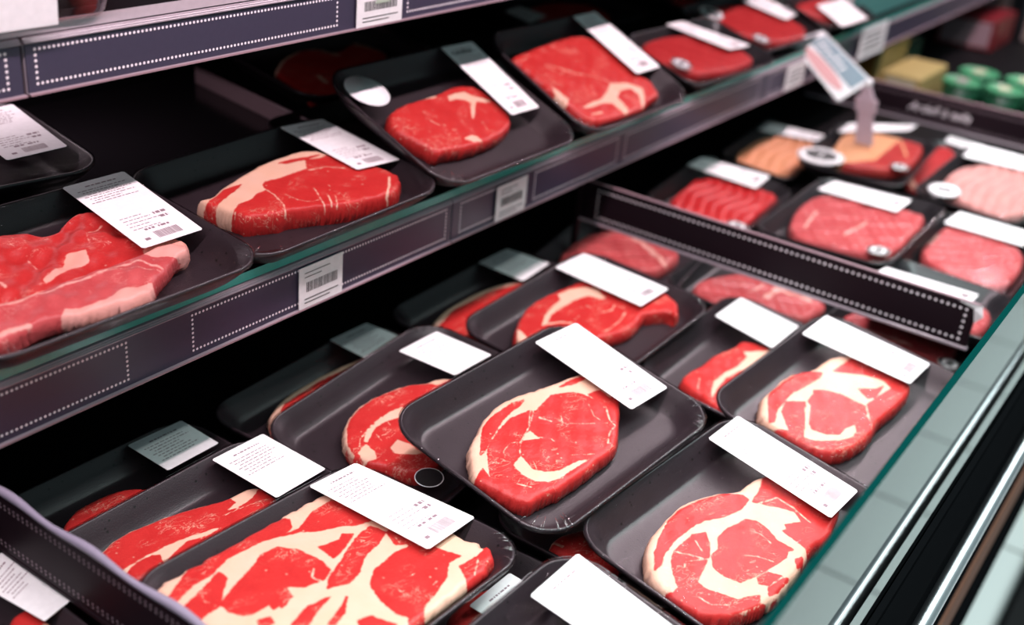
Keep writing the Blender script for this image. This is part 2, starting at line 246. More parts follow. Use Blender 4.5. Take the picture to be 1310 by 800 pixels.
MEAT={"hero":[["steak",-5,17,10,[[697,310],[355,356],[146,410],[-82,465],[-299,466],[-507,402],[-698,317],[-831,255],[-931,156],[-1040,40],[-1088,-53],[-1051,-176],[-1010,-347],[-970,-475],[-872,-513],[-743,-507],[-650,-553],[-517,-547],[-355,-561],[-118,-543],[80,-548],[226,-508],[481,-323],[717,-171],[1044,71],[938,221]],[["F",0,[[679,341],[388,382],[178,437],[-62,483],[-293,494],[-521,412],[-717,332],[-853,272],[-950,171],[-1110,11],[-1083,-80],[-974,-97],[-851,35],[-753,135],[-494,236],[-300,274],[-84,237],[-52,197],[61,225],[237,258],[414,176],[479,93],[519,-55],[511,-149],[643,-115],[937,150]]],["L",0,[[-14,364],[-138,393],[-412,376],[-566,338],[-679,257],[-844,117],[-760,140],[-589,217],[-373,299],[-241,325],[-103,333]]],["L",0,[[388,280],[535,273],[655,253],[662,213],[531,224]]],["L",0,[[516,55],[645,19],[620,-265],[496,-334],[489,-296],[504,-176]]],["L",0,[[884,225],[1044,71],[746,-193],[765,-2]]],["L",0,[[-1100,-53],[-951,-2],[-980,-92],[-1055,-201],[-1152,-123]]],["s",8,[[-56,216],[-169,143],[-267,92],[-453,21],[-569,-69]]],["s",7,[[-267,92],[-143,187],[-77,232]]],["F",0,[[-283,57],[-299,-54],[-443,19],[-345,59]]],["F",0,[[-581,-90],[-721,-126],[-751,-246],[-723,-368],[-622,-449],[-502,-473],[-396,-471],[-152,-486],[-251,-438],[-376,-413],[-473,-409],[-572,-345],[-631,-270],[-602,-161]]],["s",5,[[-84,126],[16,33],[35,-62],[136,-155],[343,-298]]],["s",15,[[-94,117],[-42,29]]],["s",12,[[511,-149],[389,-285],[367,-365],[263,-380],[126,-461]]],["s",5,[[403,-34],[317,-166],[318,-231]]],["s",5,[[-453,21],[-544,61],[-661,33],[-702,-24]]],["s",5,[[78,17],[11,-59],[-50,-76]]],["s",5,[[-289,-46],[-218,-116],[-226,-187]]],["s",7,[[-247,-352],[-77,-470]]],["s",7,[[-551,-202],[-603,-277]]],["s",10,[[-639,-421],[-510,-481]]],["s",13,[[-861,-300],[-800,-391]]],["s",17,[[-137,-557],[-82,-556]]]]]],
"rib_front":[["steak",-5,17,0,[[692,279],[558,319],[308,314],[237,381],[40,476],[-195,540],[-396,519],[-601,492],[-789,444],[-945,347],[-1019,244],[-1089,126],[-1089,38],[-1089,-82],[-1073,-262],[-944,-410],[-740,-494],[-529,-543],[-281,-539],[91,-488],[222,-451],[429,-504],[923,-350],[1078,-147],[1004,115]],[["F",0,[[752,315],[348,340],[270,403],[72,497],[-164,561],[-400,537],[-621,508],[-815,465],[-964,363],[-1066,229],[-1135,101],[-1032,-13],[-952,-106],[-789,-218],[-687,-461],[-572,-533],[-319,-561],[91,-488],[161,-429],[188,-186],[425,-259],[553,-146],[348,147]]],["L",0,[[215,366],[294,255],[292,193],[139,176],[-44,217],[-220,299],[-392,321],[-589,321],[-773,288],[-905,231],[-971,231],[-829,335],[-651,416],[-429,485],[-256,496],[-9,442]]],["L",0,[[73,75],[-141,114],[-290,104],[-397,33],[-493,27],[-598,-53],[-609,-154],[-564,-274],[-408,-323],[-210,-350],[-53,-367],[21,-342],[81,-363],[57,-226],[114,-95],[120,6]]],["L",0,[[-424,259],[-326,207],[-404,125],[-512,43],[-686,-8],[-830,-50],[-833,-154],[-763,-292],[-855,-370],[-1026,-428],[-1171,-203],[-1158,-10],[-1073,-4],[-986,1],[-906,95],[-801,199],[-691,248]]],["L",0,[[-803,-337],[-683,-386],[-564,-448],[-633,-481],[-747,-463],[-872,-382]]],["L",0,[[-420,-340],[-303,-369],[-255,-451],[-416,-438],[-470,-380]]],["L",0,[[-8,-434],[52,-455],[4,-501],[-75,-491]]],["L",0,[[-444,-455],[-294,-474],[-224,-505],[-431,-520],[-509,-495]]],["L",0,[[440,185],[650,212],[838,-21],[1227,-266],[677,-557],[178,-531],[229,-428],[197,-371],[221,-243],[279,-170],[411,-247],[480,-149],[455,-66],[298,156]]],["s",14,[[-691,248],[-630,155],[-578,56],[-549,18]]],["s",12,[[-469,208],[-501,147],[-519,106]]],["s",10,[[-798,86],[-713,126],[-588,49]]],["s",15,[[-293,-139],[-226,-210],[-171,-326]]],["s",12,[[-14,-20],[12,-101],[-4,-206]]],["s",12,[[-923,218],[-760,277],[-509,299],[-300,304]]],["s",14,[[304,120],[511,47],[511,-112],[466,-293]]],["s",10,[[-945,-138],[-929,-256],[-833,-338]]],["s",10,[[-830,-444],[-639,-503]]]]]],
"marbled":[["steak",-4,18,0,[[-977,753],[-789,753],[-603,753],[-395,753],[-166,753],[65,753],[200,753],[383,753],[467,753],[625,753],[905,666],[1007,205],[955,-321],[938,-434],[994,-491],[939,-564],[1030,-565],[923,-705],[713,-753],[420,-753],[213,-753],[1,-753],[-204,-753],[-793,-530],[-1030,-63],[-1030,443]],[["F",0,[[-1028,843],[-733,969],[-348,1038],[136,975],[440,895],[900,1043],[1397,-537],[837,-923],[-271,-1067],[-1337,-429],[-1480,222]]],["L",0,[[-577,775],[-466,823],[-213,866],[-4,828],[156,772],[217,674],[156,593],[48,564],[-108,621],[-282,632],[-418,642],[-608,585],[-780,581],[-976,522],[-997,573],[-862,638],[-685,729]]],["L",0,[[-558,564],[-566,479],[-669,404],[-774,307],[-839,289],[-899,296],[-984,273],[-982,441],[-918,460],[-755,495],[-628,544]]],["L",0,[[-774,307],[-565,386],[-400,431],[-221,503],[-90,484],[-7,352],[13,148],[-28,42],[-126,0],[-274,41],[-364,136],[-407,36],[-585,18],[-560,79],[-698,80],[-762,120],[-794,212]]],["L",0,[[28,564],[181,536],[421,623],[620,628],[728,416],[631,242],[513,279],[422,355],[254,429],[157,513]]],["L",0,[[119,283],[289,233],[348,269],[402,213],[267,161],[153,125],[96,123]]],["L",0,[[579,196],[591,68],[444,10],[284,-11],[187,-63],[78,-127],[-39,-150],[-181,-85],[-87,-13],[84,45],[228,108],[412,171]]],["L",0,[[592,51],[518,-97],[589,-139],[609,-223],[693,-53],[672,67]]],["L",0,[[186,-181],[451,-153],[582,-179],[691,-308],[740,-516],[609,-503],[468,-595],[251,-655],[180,-665],[96,-686],[-34,-805],[-98,-736],[-41,-675],[-70,-590],[-35,-436],[47,-269]]],["L",0,[[638,-593],[831,-610],[1116,-551],[950,-734],[705,-844],[430,-874],[516,-763]]],["L",0,[[-615,-179],[-408,-121],[-243,-159],[-395,-189],[-546,-254]]],["L",0,[[-461,-346],[-256,-283],[-166,-241],[-302,-341],[-429,-380]]],["L",0,[[-293,-458],[-203,-488],[-190,-569],[-162,-668],[-357,-546]]],["L",0,[[-434,99],[-406,28],[-540,-7]]],["L",0,[[-735,6],[-658,-20],[-682,-80],[-785,-81]]],["s",12,[[-89,136],[-170,75],[-147,-36]]],["s",8,[[-791,473],[-828,394],[-808,343]]],["s",5,[[150,-406],[117,-513]]],["s",6,[[278,-396],[353,-415]]],["s",6,[[344,-582],[393,-575]]],["s",10,[[796,-636],[641,-718]]],["s",8,[[586,-40],[561,-95]]]]]],
"behind_marbled":[["steak",-7,14,0,[[-731,621],[-621,669],[-457,696],[-265,663],[-20,616],[197,529],[377,457],[621,443],[674,365],[648,152],[445,24],[276,-14],[74,-8],[-192,44],[-443,157],[-565,162],[-750,193],[-755,346],[-753,511]],[["s",49,[[-731,621],[-621,669],[-457,696],[-265,663],[-20,616],[197,529]]],["F",0,[[392,472],[651,472],[653,367],[505,309],[340,294],[253,333],[386,361]]],["F",0,[[-741,363],[-532,361],[-365,344],[-173,306],[7,249],[82,202],[-63,218],[-206,271],[-391,234],[-503,192],[-445,296],[-481,337],[-612,350],[-745,318]]],["s",11,[[-71,373],[3,327]]],["s",8,[[188,309],[447,253],[597,208]]]]]],
"centre_left":[["steak",-5,17,0,[[535,248],[411,265],[268,378],[85,455],[-123,507],[-338,511],[-515,468],[-664,383],[-775,278],[-861,149],[-880,11],[-814,-193],[-749,-395],[-664,-495],[-513,-547],[-222,-498],[347,-256],[669,50]],[["s",51,[[375,275],[268,378],[81,451],[-127,504],[-347,503],[-523,461],[-660,378],[-803,244]]],["F",0,[[371,272],[551,260],[692,179],[650,111],[420,161]]],["F",0,[[-50,199],[-179,240],[-350,244],[-568,205],[-681,136],[-659,110],[-464,186],[-340,180],[-250,146],[-177,97]]],["s",10,[[-752,120],[-666,185],[-447,235],[-306,245]]],["F",0,[[-825,75],[-760,96],[-685,107],[-714,-23],[-785,-100],[-870,-33]]],["F",0,[[-598,-93],[-457,-58],[-437,-181],[-467,-343],[-519,-315],[-625,-175]]],["s",9,[[-523,119],[-563,32]]],["s",9,[[-565,101],[-478,67],[-391,67]]],["s",20,[[-643,393],[-798,239],[-867,92]]],["s",7,[[-322,159],[-339,110]]]]]],
"rib_back":[["steak",-5,17,0,[[542,541],[354,568],[122,619],[-154,631],[-436,575],[-603,497],[-859,357],[-952,183],[-687,-81],[-228,-309],[-15,-404],[241,-458],[526,-371],[595,-439],[679,-480],[774,-552],[749,-694],[1021,-516],[1095,-336],[1095,38],[927,466]],[["F",0,[[166,532],[350,506],[508,419],[586,277],[485,93],[425,129],[397,265],[203,325],[-14,326],[-226,327],[-401,257],[-491,266],[-305,365],[-69,422],[88,437]]],["F",0,[[-721,416],[-779,240],[-994,225]]],["s",15,[[377,-224],[217,-272],[-9,-290],[-112,-267]]],["s",14,[[171,-22],[325,-89],[450,-44],[454,-174]]],["s",11,[[194,164],[201,74]]],["s",9,[[123,192],[132,141]]],["s",8,[[-143,83],[-36,100]]],["s",8,[[-78,-22],[15,-52]]],["s",25,[[-457,273],[-290,167],[-213,71]]],["s",9,[[-103,-77],[-46,-94]]],["s",9,[[754,-341],[855,-354]]],["s",11,[[960,-328],[977,-430]]]]]],
"half_hidden":[["steak",-5,17,0,[[-932,477],[-723,504],[-462,451],[-176,469],[152,372],[322,389],[422,284],[502,82],[272,-169],[-309,-263],[-805,-192],[-1037,-105],[-1082,11],[-1000,174],[-988,323]],[["F",0,[[133,255],[331,112],[415,64],[45,23],[-259,110],[-508,155],[-765,131],[-983,81],[-876,146],[-676,216],[-431,214],[-179,170],[65,180]]],["s",10,[[-737,351],[-929,272]]],["s",15,[[-932,477],[-821,505]]]]]],
"rib_right":[["steak",-5,17,0,[[636,433],[453,481],[160,485],[83,549],[-165,623],[-426,598],[-589,608],[-777,548],[-924,461],[-967,317],[-970,115],[-960,-124],[-894,-280],[-673,-373],[-395,-411],[-250,-388],[-44,-353],[316,-380],[716,-364],[869,-123],[892,240]],[["F",0,[[702,431],[491,501],[197,505],[120,569],[-130,644],[-415,621],[-579,631],[-795,564],[-984,451],[-987,305],[-991,104],[-875,4],[-847,-78],[-661,-239],[-525,-299],[-403,-286],[-328,-231],[-109,-237],[-195,-345],[-284,-388],[-61,-246],[53,-157],[174,-165],[433,-191],[521,-200],[557,-98],[552,107],[317,303],[705,289]]],["L",0,[[72,525],[189,394],[78,370],[-154,401],[-345,434],[-484,425],[-709,399],[-902,321],[-937,351],[-624,543],[-518,579],[-223,573],[-28,559]]],["L",0,[[-137,306],[-48,215],[18,79],[13,-60],[17,-158],[-86,-226],[-306,-220],[-455,-182],[-577,-195],[-671,-114],[-713,11],[-652,77],[-400,197],[-358,255],[-201,280]]],["L",0,[[-528,399],[-382,275],[-537,190],[-762,83],[-893,19],[-909,150],[-778,275],[-716,344]]],["L",0,[[304,331],[665,305],[842,-135],[635,-163],[582,-86],[502,82],[422,182]]],["L",0,[[228,15],[381,-114],[482,-134],[247,-163],[160,-121]]],["L",0,[[114,-177],[755,-396],[220,-425],[-78,-386],[11,-277]]],["L",0,[[-888,-101],[-659,-270],[-525,-299],[-284,-388],[-391,-473],[-714,-394],[-955,-297],[-1071,58],[-984,274],[-909,150],[-896,-7]]],["s",8,[[-167,93],[-141,64]]],["s",9,[[-173,-120],[-113,-156]]],["s",9,[[-677,264],[-651,211]]],["s",8,[[-934,-61],[-903,-173],[-788,-273],[-610,-341]]],["s",19,[[-471,226],[-611,132],[-727,52]]],["s",9,[[238,-251],[486,-301]]]]]],
"S3":[["steak",-1,23,0,[[-868,192],[-718,165],[-598,240],[-307,326],[12,407],[259,418],[461,419],[610,358],[691,224],[828,-47],[938,-364],[896,-532],[771,-660],[521,-695],[70,-582],[-132,-479],[-377,-384],[-469,-396],[-648,-306],[-740,-278],[-777,-139],[-838,18],[-871,117]],[["F",0,[[-872,234],[-687,203],[-566,279],[-273,366],[48,448],[297,460],[649,401],[734,195],[541,188],[404,235],[293,91],[137,89],[-29,96],[-179,116],[-250,82],[-291,-11],[-398,-17],[-499,-65],[-648,-78],[-797,-163],[-889,-22],[-903,101]]],["L",0,[[-879,84],[-726,132],[-581,189],[-404,187],[-540,121],[-697,73],[-842,1]]],["L",0,[[154,313],[293,308],[580,229],[404,235],[216,272]]],["s",12,[[-283,44],[-283,-97],[-338,-296],[-440,-454]]],["s",8,[[-205,-171],[-182,-306],[-102,-402],[-16,-402]]],["s",12,[[83,-228],[-4,-411],[-78,-557]]],["s",15,[[282,55],[469,16],[583,-104]]],["s",23,[[804,-469],[674,-593],[471,-743]]],["s",7,[[472,-287],[569,-352]]],["s",13,[[95,-399],[6,-537]]],["s",8,[[147,-436],[45,-564]]],["s",7,[[236,-251],[226,-285]]],["s",7,[[-844,-242],[-753,-156]]]]]],
"S1":[["slices",-5,17,0,[[-562,441],[-254,583],[-81,612],[71,524],[192,362],[415,542],[565,582],[648,525],[706,382],[688,-28],[891,-191],[932,-280],[847,-395],[732,-388],[554,-521],[369,-600],[269,-718],[27,-721],[-198,-681],[-419,-607],[-590,-600],[-732,-643],[-874,-650],[-1081,-661],[-1090,-583]],[["F",0,[[566,-211],[811,-174],[957,-178],[931,-338],[839,-427],[732,-388],[576,-313],[530,-280]]],["F",0,[[-17,-64],[87,41],[231,11],[167,-126],[51,-151],[-135,-190],[-268,-228],[-248,-174]]],["F",0,[[124,-591],[341,-615],[268,-752],[11,-743],[-228,-723],[-448,-649],[-332,-545],[-168,-639]]],["s",31,[[-932,-302],[-653,-298],[-452,-323],[-228,-326],[22,-306],[224,-277],[449,-295],[521,-496]]],["s",27,[[-471,-8],[-499,-122]]],["s",9,[[393,239],[324,95]]],["s",9,[[-142,391],[-132,310]]],["s",9,[[-143,172],[-155,36]]],["s",9,[[410,72],[467,32]]],["s",14,[[404,231],[580,307]]],["s",37,[[-1078,-547],[-811,-550],[-578,-516]]]]],["mince",-1,14,0,[[-959,-240],[-653,-302],[-444,-315],[-204,-294],[31,-295],[216,-288],[460,-281],[755,-245],[874,-350],[800,-451],[686,-445],[510,-576],[309,-677],[219,-783],[-21,-786],[-243,-746],[-462,-672],[-631,-665],[-764,-697],[-912,-714],[-1090,-645]],[["F",0,[[521,-269],[784,-208],[981,-288],[823,-468],[676,-457],[531,-370],[495,-326]]],["F",0,[[83,-646],[298,-669],[209,-827],[-44,-817],[-280,-798],[-497,-723],[-383,-622],[-205,-694]]],["s",24,[[-913,-276],[-680,-345],[-480,-369],[-250,-361],[-17,-364],[174,-347],[396,-365],[477,-552]]],["s",14,[[127,-366],[334,-447],[439,-578]]],["s",40,[[-1119,-622],[-875,-655],[-666,-653]]],["s",8,[[-108,-502],[-113,-532]]]]]],
"S4":[["steak",-5,17,0,[[415,341],[257,348],[53,311],[-233,302],[-515,304],[-771,253],[-883,180],[-978,56],[-963,-63],[-860,-269],[-797,-462],[-709,-416],[-523,-471],[-247,-488],[-43,-487],[257,-466],[478,-393],[636,-275],[671,14],[653,235],[546,308]],[["F",0,[[106,233],[218,242],[386,225],[424,150],[529,77],[600,-8],[486,4],[394,53],[305,-4],[110,-152],[87,-145],[171,-47],[288,43],[257,115],[168,162],[41,158]]],["F",0,[[-302,291],[-117,319],[-21,281],[-80,246],[-206,273]]],["F",0,[[-313,-357],[-162,-348],[-121,-381],[-116,-463],[-234,-443]]],["s",10,[[-463,-11],[-410,-117]]],["s",10,[[162,-230],[99,-353]]],["s",7,[[-491,-258],[-442,-333]]],["s",10,[[-286,114],[-280,102]]],["s",10,[[-539,282],[-542,253]]],["s",10,[[340,-99],[353,-124]]],["s",7,[[-371,-100],[-347,-148]]],["s",9,[[-799,-79],[-816,-112]]]]]],
"S5":[["steak",-5,17,0,[[-1071,513],[-659,548],[-212,596],[188,646],[536,588],[779,410],[784,-31],[727,-264],[891,-367],[779,-553],[736,-663],[391,-689],[243,-759],[-161,-759],[-745,-737],[-922,-671],[-944,-486],[-991,-321],[-1004,-26],[-1030,262]],[["F",0,[[80,-250],[376,-326],[558,-464],[414,-606],[147,-768],[226,-673],[353,-530],[323,-418],[118,-408],[-52,-479],[-101,-698],[-212,-752],[-260,-710],[-244,-542],[-370,-507],[-699,-500],[-820,-466],[-619,-438],[-337,-431],[-64,-330]]],["F",0,[[-908,-51],[-891,-139],[-881,-310],[-1082,-419],[-1074,-312]]],["s",15,[[-631,279],[-475,169],[-294,22],[-40,-101],[109,-228]]],["s",13,[[-659,257],[-574,63],[-416,111]]],["s",13,[[-1040,435],[-846,417]]],["s",27,[[-757,-595],[-585,-617]]]]]],
"back_left":[["steak",-6,17,0,[[-433,416],[-76,538],[305,446],[413,141],[131,-426],[-620,-19]],[]]],
"back_mid":[["steak",-7,17,0,[[-930,395],[-550,613],[46,632],[597,570],[1088,410],[1088,-87],[-414,-198],[-873,8]],[["s",180,[[-930,395],[-550,613],[46,632],[597,570],[1365,410]]]]]],
"back_right":[["steak",-5,17,0,[[-1092,382],[-517,551],[168,518],[671,340],[739,-413],[-658,-723],[-1092,-194]],[["s",211,[[-1128,382],[-517,551],[168,518],[671,340]]]]]],
"back_far":[["mince",-5,17,0,[[-614,678],[-153,703],[411,622],[686,344],[643,-9],[555,-587],[6,-578],[-320,-391],[-283,20],[-642,530]],[["s",75,[[659,277],[299,-227],[29,-517]]],["s",25,[[335,420],[540,340]]]]]],
"pale_a":[["mince",-5,17,0,[[-668,682],[-140,592],[244,348],[369,-86],[409,-663],[355,-752],[-44,-715],[-304,-654],[-380,-181],[-555,117],[-830,267]],[["s",31,[[-190,87],[144,38]]],["s",88,[[-128,-122],[232,-141],[251,-535]]]]]],
"pale_b":[["mince",-5,17,0,[[-97,640],[240,640],[377,490],[651,69],[834,-521],[335,-625],[-99,-496],[-321,-170],[-230,206]],[["s",53,[[-59,407],[130,-174]]]]]],
"S6":[["lean",-5,17,0,[[-998,439],[-403,541],[252,450],[687,98],[900,-440],[193,-527],[-789,-381],[-998,-42]],[]]],
"S7":[["lean",-5,17,0,[[-808,591],[281,609],[1021,122],[1021,-629],[-27,-629],[-533,-262],[-780,233]],[]]],
"S8":[["lean",-5,17,0,[[-981,330],[554,364],[734,57],[807,-364],[-321,-364],[-810,-64]],[]]],
"U1":[["strips",-5,17,0,[[-923,454],[-217,480],[217,523],[546,345],[693,-82],[883,-618],[477,-632],[-579,-632],[-805,-420],[-880,-148]],[]]],
"U2":[["mince",-3,17,0,[[-1033,501],[-188,764],[651,753],[691,-57],[891,-733],[299,-801],[-817,-801],[-997,-117]],[["s",44,[[-639,410],[-40,498]]],["s",44,[[-550,-96],[18,-199]]]]]],
"U3":[["mince",-3,17,0,[[-650,607],[50,607],[751,607],[872,96],[745,-476],[260,-607],[-792,-607],[-984,16]],[["s",57,[[-739,504],[-967,278]]],["s",57,[[-139,580],[224,579]]]]]],
"U4":[["mince",-5,17,0,[[-955,626],[232,626],[384,-287],[290,-617],[-955,-523],[-955,51]],[]]],
"U5":[["chicken",-3,17,0,[[-1052,415],[-173,436],[534,311],[1052,-351],[239,-495],[-883,-495],[-1052,1]],[]]],
"U6":[["fatty",-2,17,0,[[-652,473],[724,666],[1061,318],[1061,-414],[959,-673],[-354,-699],[-627,-45]],[["F",0,[[-851,507],[1002,796],[2058,-109],[932,-220],[-224,-171],[-580,94]]],["s",39,[[1121,-167],[294,-522]]]]]],
"U7":[["lean",-5,17,0,[[-956,630],[126,680],[1069,680],[1069,397],[366,47],[-890,24]],[["s",109,[[-363,712],[-852,412]]]]]],
"U8":[["poultry",-2,17,0,[[-712,649],[438,617],[939,-127],[478,-717],[-945,-717],[-1061,-179]],[]]],
"left_bin":[["steak",-5,17,0,[[845,194],[1080,236],[1080,115],[1080,-124],[842,-307]],[["s",55,[[1045,-20],[1224,-106]]]]]],
"lower_b":[["steak",-5,17,0,[[-1055,347],[-812,342],[-522,141],[-554,-249],[-1055,-207],[-1055,118]],[["s",27,[[-982,382],[-981,232]]]]]],
"lower_a":[["steak",-5,17,0,[[140,329],[556,339],[814,225],[630,-31],[148,61]],[]]],
"S9":[["steak",-5,17,0,[[-1037,12],[-656,384],[-257,583],[57,571],[126,291],[646,623],[713,440],[812,38],[112,-534],[-526,-800],[-1028,-800],[-1090,-622]],[["s",91,[[-997,43],[-626,373],[-226,571],[26,531],[96,252]]],["s",66,[[-582,-259],[-629,-469]]],["s",75,[[579,541],[696,289],[795,19]]]]]],
"S10":[["steak",-5,17,0,[[-1090,77],[-33,368],[663,-55],[344,-800],[-1090,-800],[-1090,-735]],[]]],
"S11":[["steak",-5,17,0,[[-1090,44],[-631,223],[-69,-385],[-1090,-800],[-1090,-688]],[]]]}
LABEL_QUADS={"hero":[[630,798],[1208,760],[1115,-384],[585,-361]],
"rib_front":[[618,836],[1119,848],[1074,-393],[571,-406]],
"bot_mid":[[592,793],[1166,803],[1132,-81],[633,27]],
"marbled":[[576,827],[1087,806],[1141,-347],[573,-347]],
"behind_marbled":[[586,836],[1154,817],[1109,72],[541,85]],
"back_left":[[563,839],[1132,828],[1113,321],[554,308]],
"centre_left":[[540,732],[1062,668],[1092,16],[578,82]],
"back_mid":[[584,911],[1130,869],[1119,333],[514,327]],
"rib_back":[[540,846],[1069,802],[1080,-349],[527,-326]],
"back_right":[[523,885],[1086,866],[1112,253],[504,217]],
"back_far":[[878,954],[1389,884],[1217,401],[720,481]],
"half_hidden":[[458,789],[1111,775],[1063,14],[361,33]],
"rib_right":[[546,844],[1081,844],[1137,-322],[631,-328]],
"U4":[[6,797],[345,739],[533,-359],[45,-305]],
"S1":[[634,891],[1216,888],[1073,-291],[514,-283]],
"S2":[[545,580],[1152,698],[1095,-426],[529,-490]],
"S3":[[632,839],[1120,764],[1122,-306],[626,-225]],
"S4":[[654,863],[1207,849],[1033,-336],[531,-321]],
"S5":[[608,844],[1126,841],[1176,-291],[603,-289]],
"S6":[[-38,675],[335,665],[929,-211],[416,-183]],
"S7":[[413,491],[975,574],[1195,-160],[694,-219]],
"S8":[[-477,82],[709,124],[541,-490],[-654,-546]],
"U1":[[402,757],[861,728],[1199,-296],[588,-314]],
"U2":[[599,763],[1059,686],[1061,-434],[514,-409]],
"U3":[[587,618],[1206,563],[1366,-447],[754,-457]],
"U5":[[386,527],[865,522],[1200,-391],[789,-387]],
"U6":[[517,687],[1080,680],[1816,-285],[1424,-232]],
"U7":[[1099,572],[1385,583],[1343,-30],[998,-54]],
"U8":[[555,710],[1164,755],[1210,-389],[716,-434]],
"left_bin":[[934,583],[1244,741],[1258,1],[1017,-42]],
"lower_a":[[381,226],[876,187],[794,-542],[323,-475]],
"S10":[[-1437,62],[-987,140],[-902,-339],[-1463,-474]]}
STICKERS={"S4":[[-896,520,237,0]],"S6":[[-813,-184,149,1]],"S7":[[-453,-463,140,1],[-628,406,195,2]],"U1":[[-784,-594,154,1]],"U2":[[-846,-659,143,1]],"U6":[[-727,557,365,2],[-339,-577,140,1]],"U8":[[-826,453,234,3]],"pale_b":[[11,-681,130,1]],"centre_left":[[-748,-631,124,4]]}
SIGN=[[1.7719, 0.6552, 0.1521], [1.8025, 0.615, 0.1738], [1.8069, 0.5218, 0.1131], [1.7705, 0.5558, 0.0773]]
CLIP_FOOT=[1.7969, 0.5075, 0.014]
# ------------------------------------------------------------------ the case and the room
ST = dict(kind='structure')
FLOOR_Z = -.85
MB().box((-3, -4, FLOOR_Z - .05), (9, 2.2, FLOOR_Z)).build('floor', M['ceramic'], **ST)
MB().box((-3, 1.12, FLOOR_Z), (6.2, 1.16, 2.2)).build('wall_back', M['deep'], **ST)
MB().box((6.2, -4, FLOOR_Z), (6.25, 1.16, 2.2)).build('wall_end', plain('dim_far_wall', (.06, .055, .07), .6), **ST)
CX0, CX1 = -.6, 3.6
case = thing('display_case', 'long black refrigerated display case holding the packs of meat', 'display case')
t = MB().box((CX0, .122, -.055), (CX1, 1.1, -.047)); t.box((CX0, .122, -.047), (CX1, .126, -.022)); t.build('bin_floor', M['deep'], case)
MB().box((CX0, 1.09, -.047), (CX1, 1.10, .95)).build('back_panel', M['deep'], case)
MB().prism([(.117, -.021), (.100, -.060), (.098, -.40), (.30, -.40), (.30, -.055), (.122, -.055), (.122, -.021)], CX0, CX1).build('front_body', M['gloss'], case)
MB().box((CX0, .0955, -.265), (CX1, .099, -.215)).build('cork_strip', M['brown'], case)
MB().box((CX0, .02, -.81), (CX1, .085, -.76), bev=.01).build('kick_bumper', M['black'], case)
MB().tube([(CX0, .088, -.053), (CX1, .088, -.053)], .0068, n=16).build('steel_rail', M['steel'], case, label='brushed steel bumper rail')
MB().box((CX0, .16, .90), (CX1, 1.1, .96), bev=.01).build('unseen_canopy', M['black'], case)  # out of view; added to keep the store light off the shaded packs
# front glass: clear faces, coloured edge
g = MB(); y0, y1, z0, z1 = .1145, .1195, -.021, .169
g.box((CX0, y0, z0), (CX1, y1, z1)); g.mi = [1, 1, 0, 1, 0, 1]
go = g.build('front_glass', [M['glass'], M['edge2']], case, label='clear front glass with dark teal edge')
MB().prism([(.112, -.030), (.110, -.012), (.1140, -.006), (.1140, -.03)], CX0, CX1).build('glass_channel', M['gloss'], case)

def dots(mb, u0, u1, v0, v1, P, mi, sp=.0037, r=.00115, nrm=None):
    """rounded frame of printed dots; P maps (u, v) to a point"""
    L = [(u0, v0, u1, v0), (u1, v0, u1, v1), (u1, v1, u0, v1), (u0, v1, u0, v0)]
    e1 = (Vector(P(1, 0)) - Vector(P(0, 0))).normalized(); e2 = (Vector(P(0, 1)) - Vector(P(0, 0))).normalized()
    for a, b, c, d in L:
        n = max(2, int(round(math.hypot(c - a, d - b) / sp)))
        for i in range(n): mb.disc(P(a + (c - a) * i / n, b + (d - b) * i / n), e1, e2, r, mi, 8)

def shelf(y, zb, zt, x0, x1, cuts, frames, label, lit='clear', rim='edge'):
    """glass shelf with a ticket rail along its front; y is the face of the rail"""
    root = thing('glass_shelf', label, 'shelf')
    s = MB().box((x0, y + .0035, zt + .0048), (x1, 1.09, zt + .0128)); s.mi = [0, 0, 1, 1, 0, 1]
    s.build('shelf_plate', [M['shelf'], M[rim]], root)
    MB().box((x0, y + .02, zt - .012), (x1, 1.09, zt + .0045)).build('shelf_tray', M['deep'], root)
    for a, b in zip(cuts[:-1], cuts[1:]):
        r = MB()
        r.prism([(y + .006, zb), (y + .006, zt + .002), (y + .0065, zt + .0042), (y + .003, zt + .0035), (y, zt), (y + .003, zt - .001), (y + .003, zb + .0008), (y - .0006, zb + .0008), (y - .0008, zb - .0004)], a + .0012, b - .0012)
        for q in range(3): r.box((a + .0012, y - .0002 + q * .0012, zt + .0002 + q * .0012), (b - .0012, y + .0004 + q * .0012, zt + .0010 + q * .0012))
        ro = r.build('ticket_rail', M[lit], root)
        MB().box((a + .0012, y - .0018, zb - .0006), (b - .0012, y + .001, zb + .0007)).build('rail_lip', M['lip'], ro)
        i = MB().box((a + .002, y + .0015, zb + .001), (b - .002, y + .0028, zt - .001))
        for f0, f1 in frames:
            if f0 >= a - .01 and f1 <= b + .01: dots(i, f0, f1, zb + .0065, zt - .0045, lambda u, v: (u, y + .0012, v), 1)
        i.build('strip', [M['strip'], M['dots']], ro)
    return root
YM, ZMB, ZMT = .623, .090, .132
shelf(YM, ZMB, ZMT, CX0, 3.5, [CX0, .851, 1.93, 3.5], [(-.3, .46), (.522, .842), (.866, .985), (1.0, 1.18), (1.20, 1.60), (1.64, 1.86)], 'middle glass shelf with green edge and dotted ticket rail')
YT, ZTB, ZTT = .683, .3034, .338
shelf(YT, ZTB, ZTT, CX0, 3.5, [CX0, .44, 1.55, 3.5], [(-.4, .427), (.449, .744), (.84, 1.3)], 'uppermost glass shelf with dotted ticket rail', 'clear', 'rimglass')
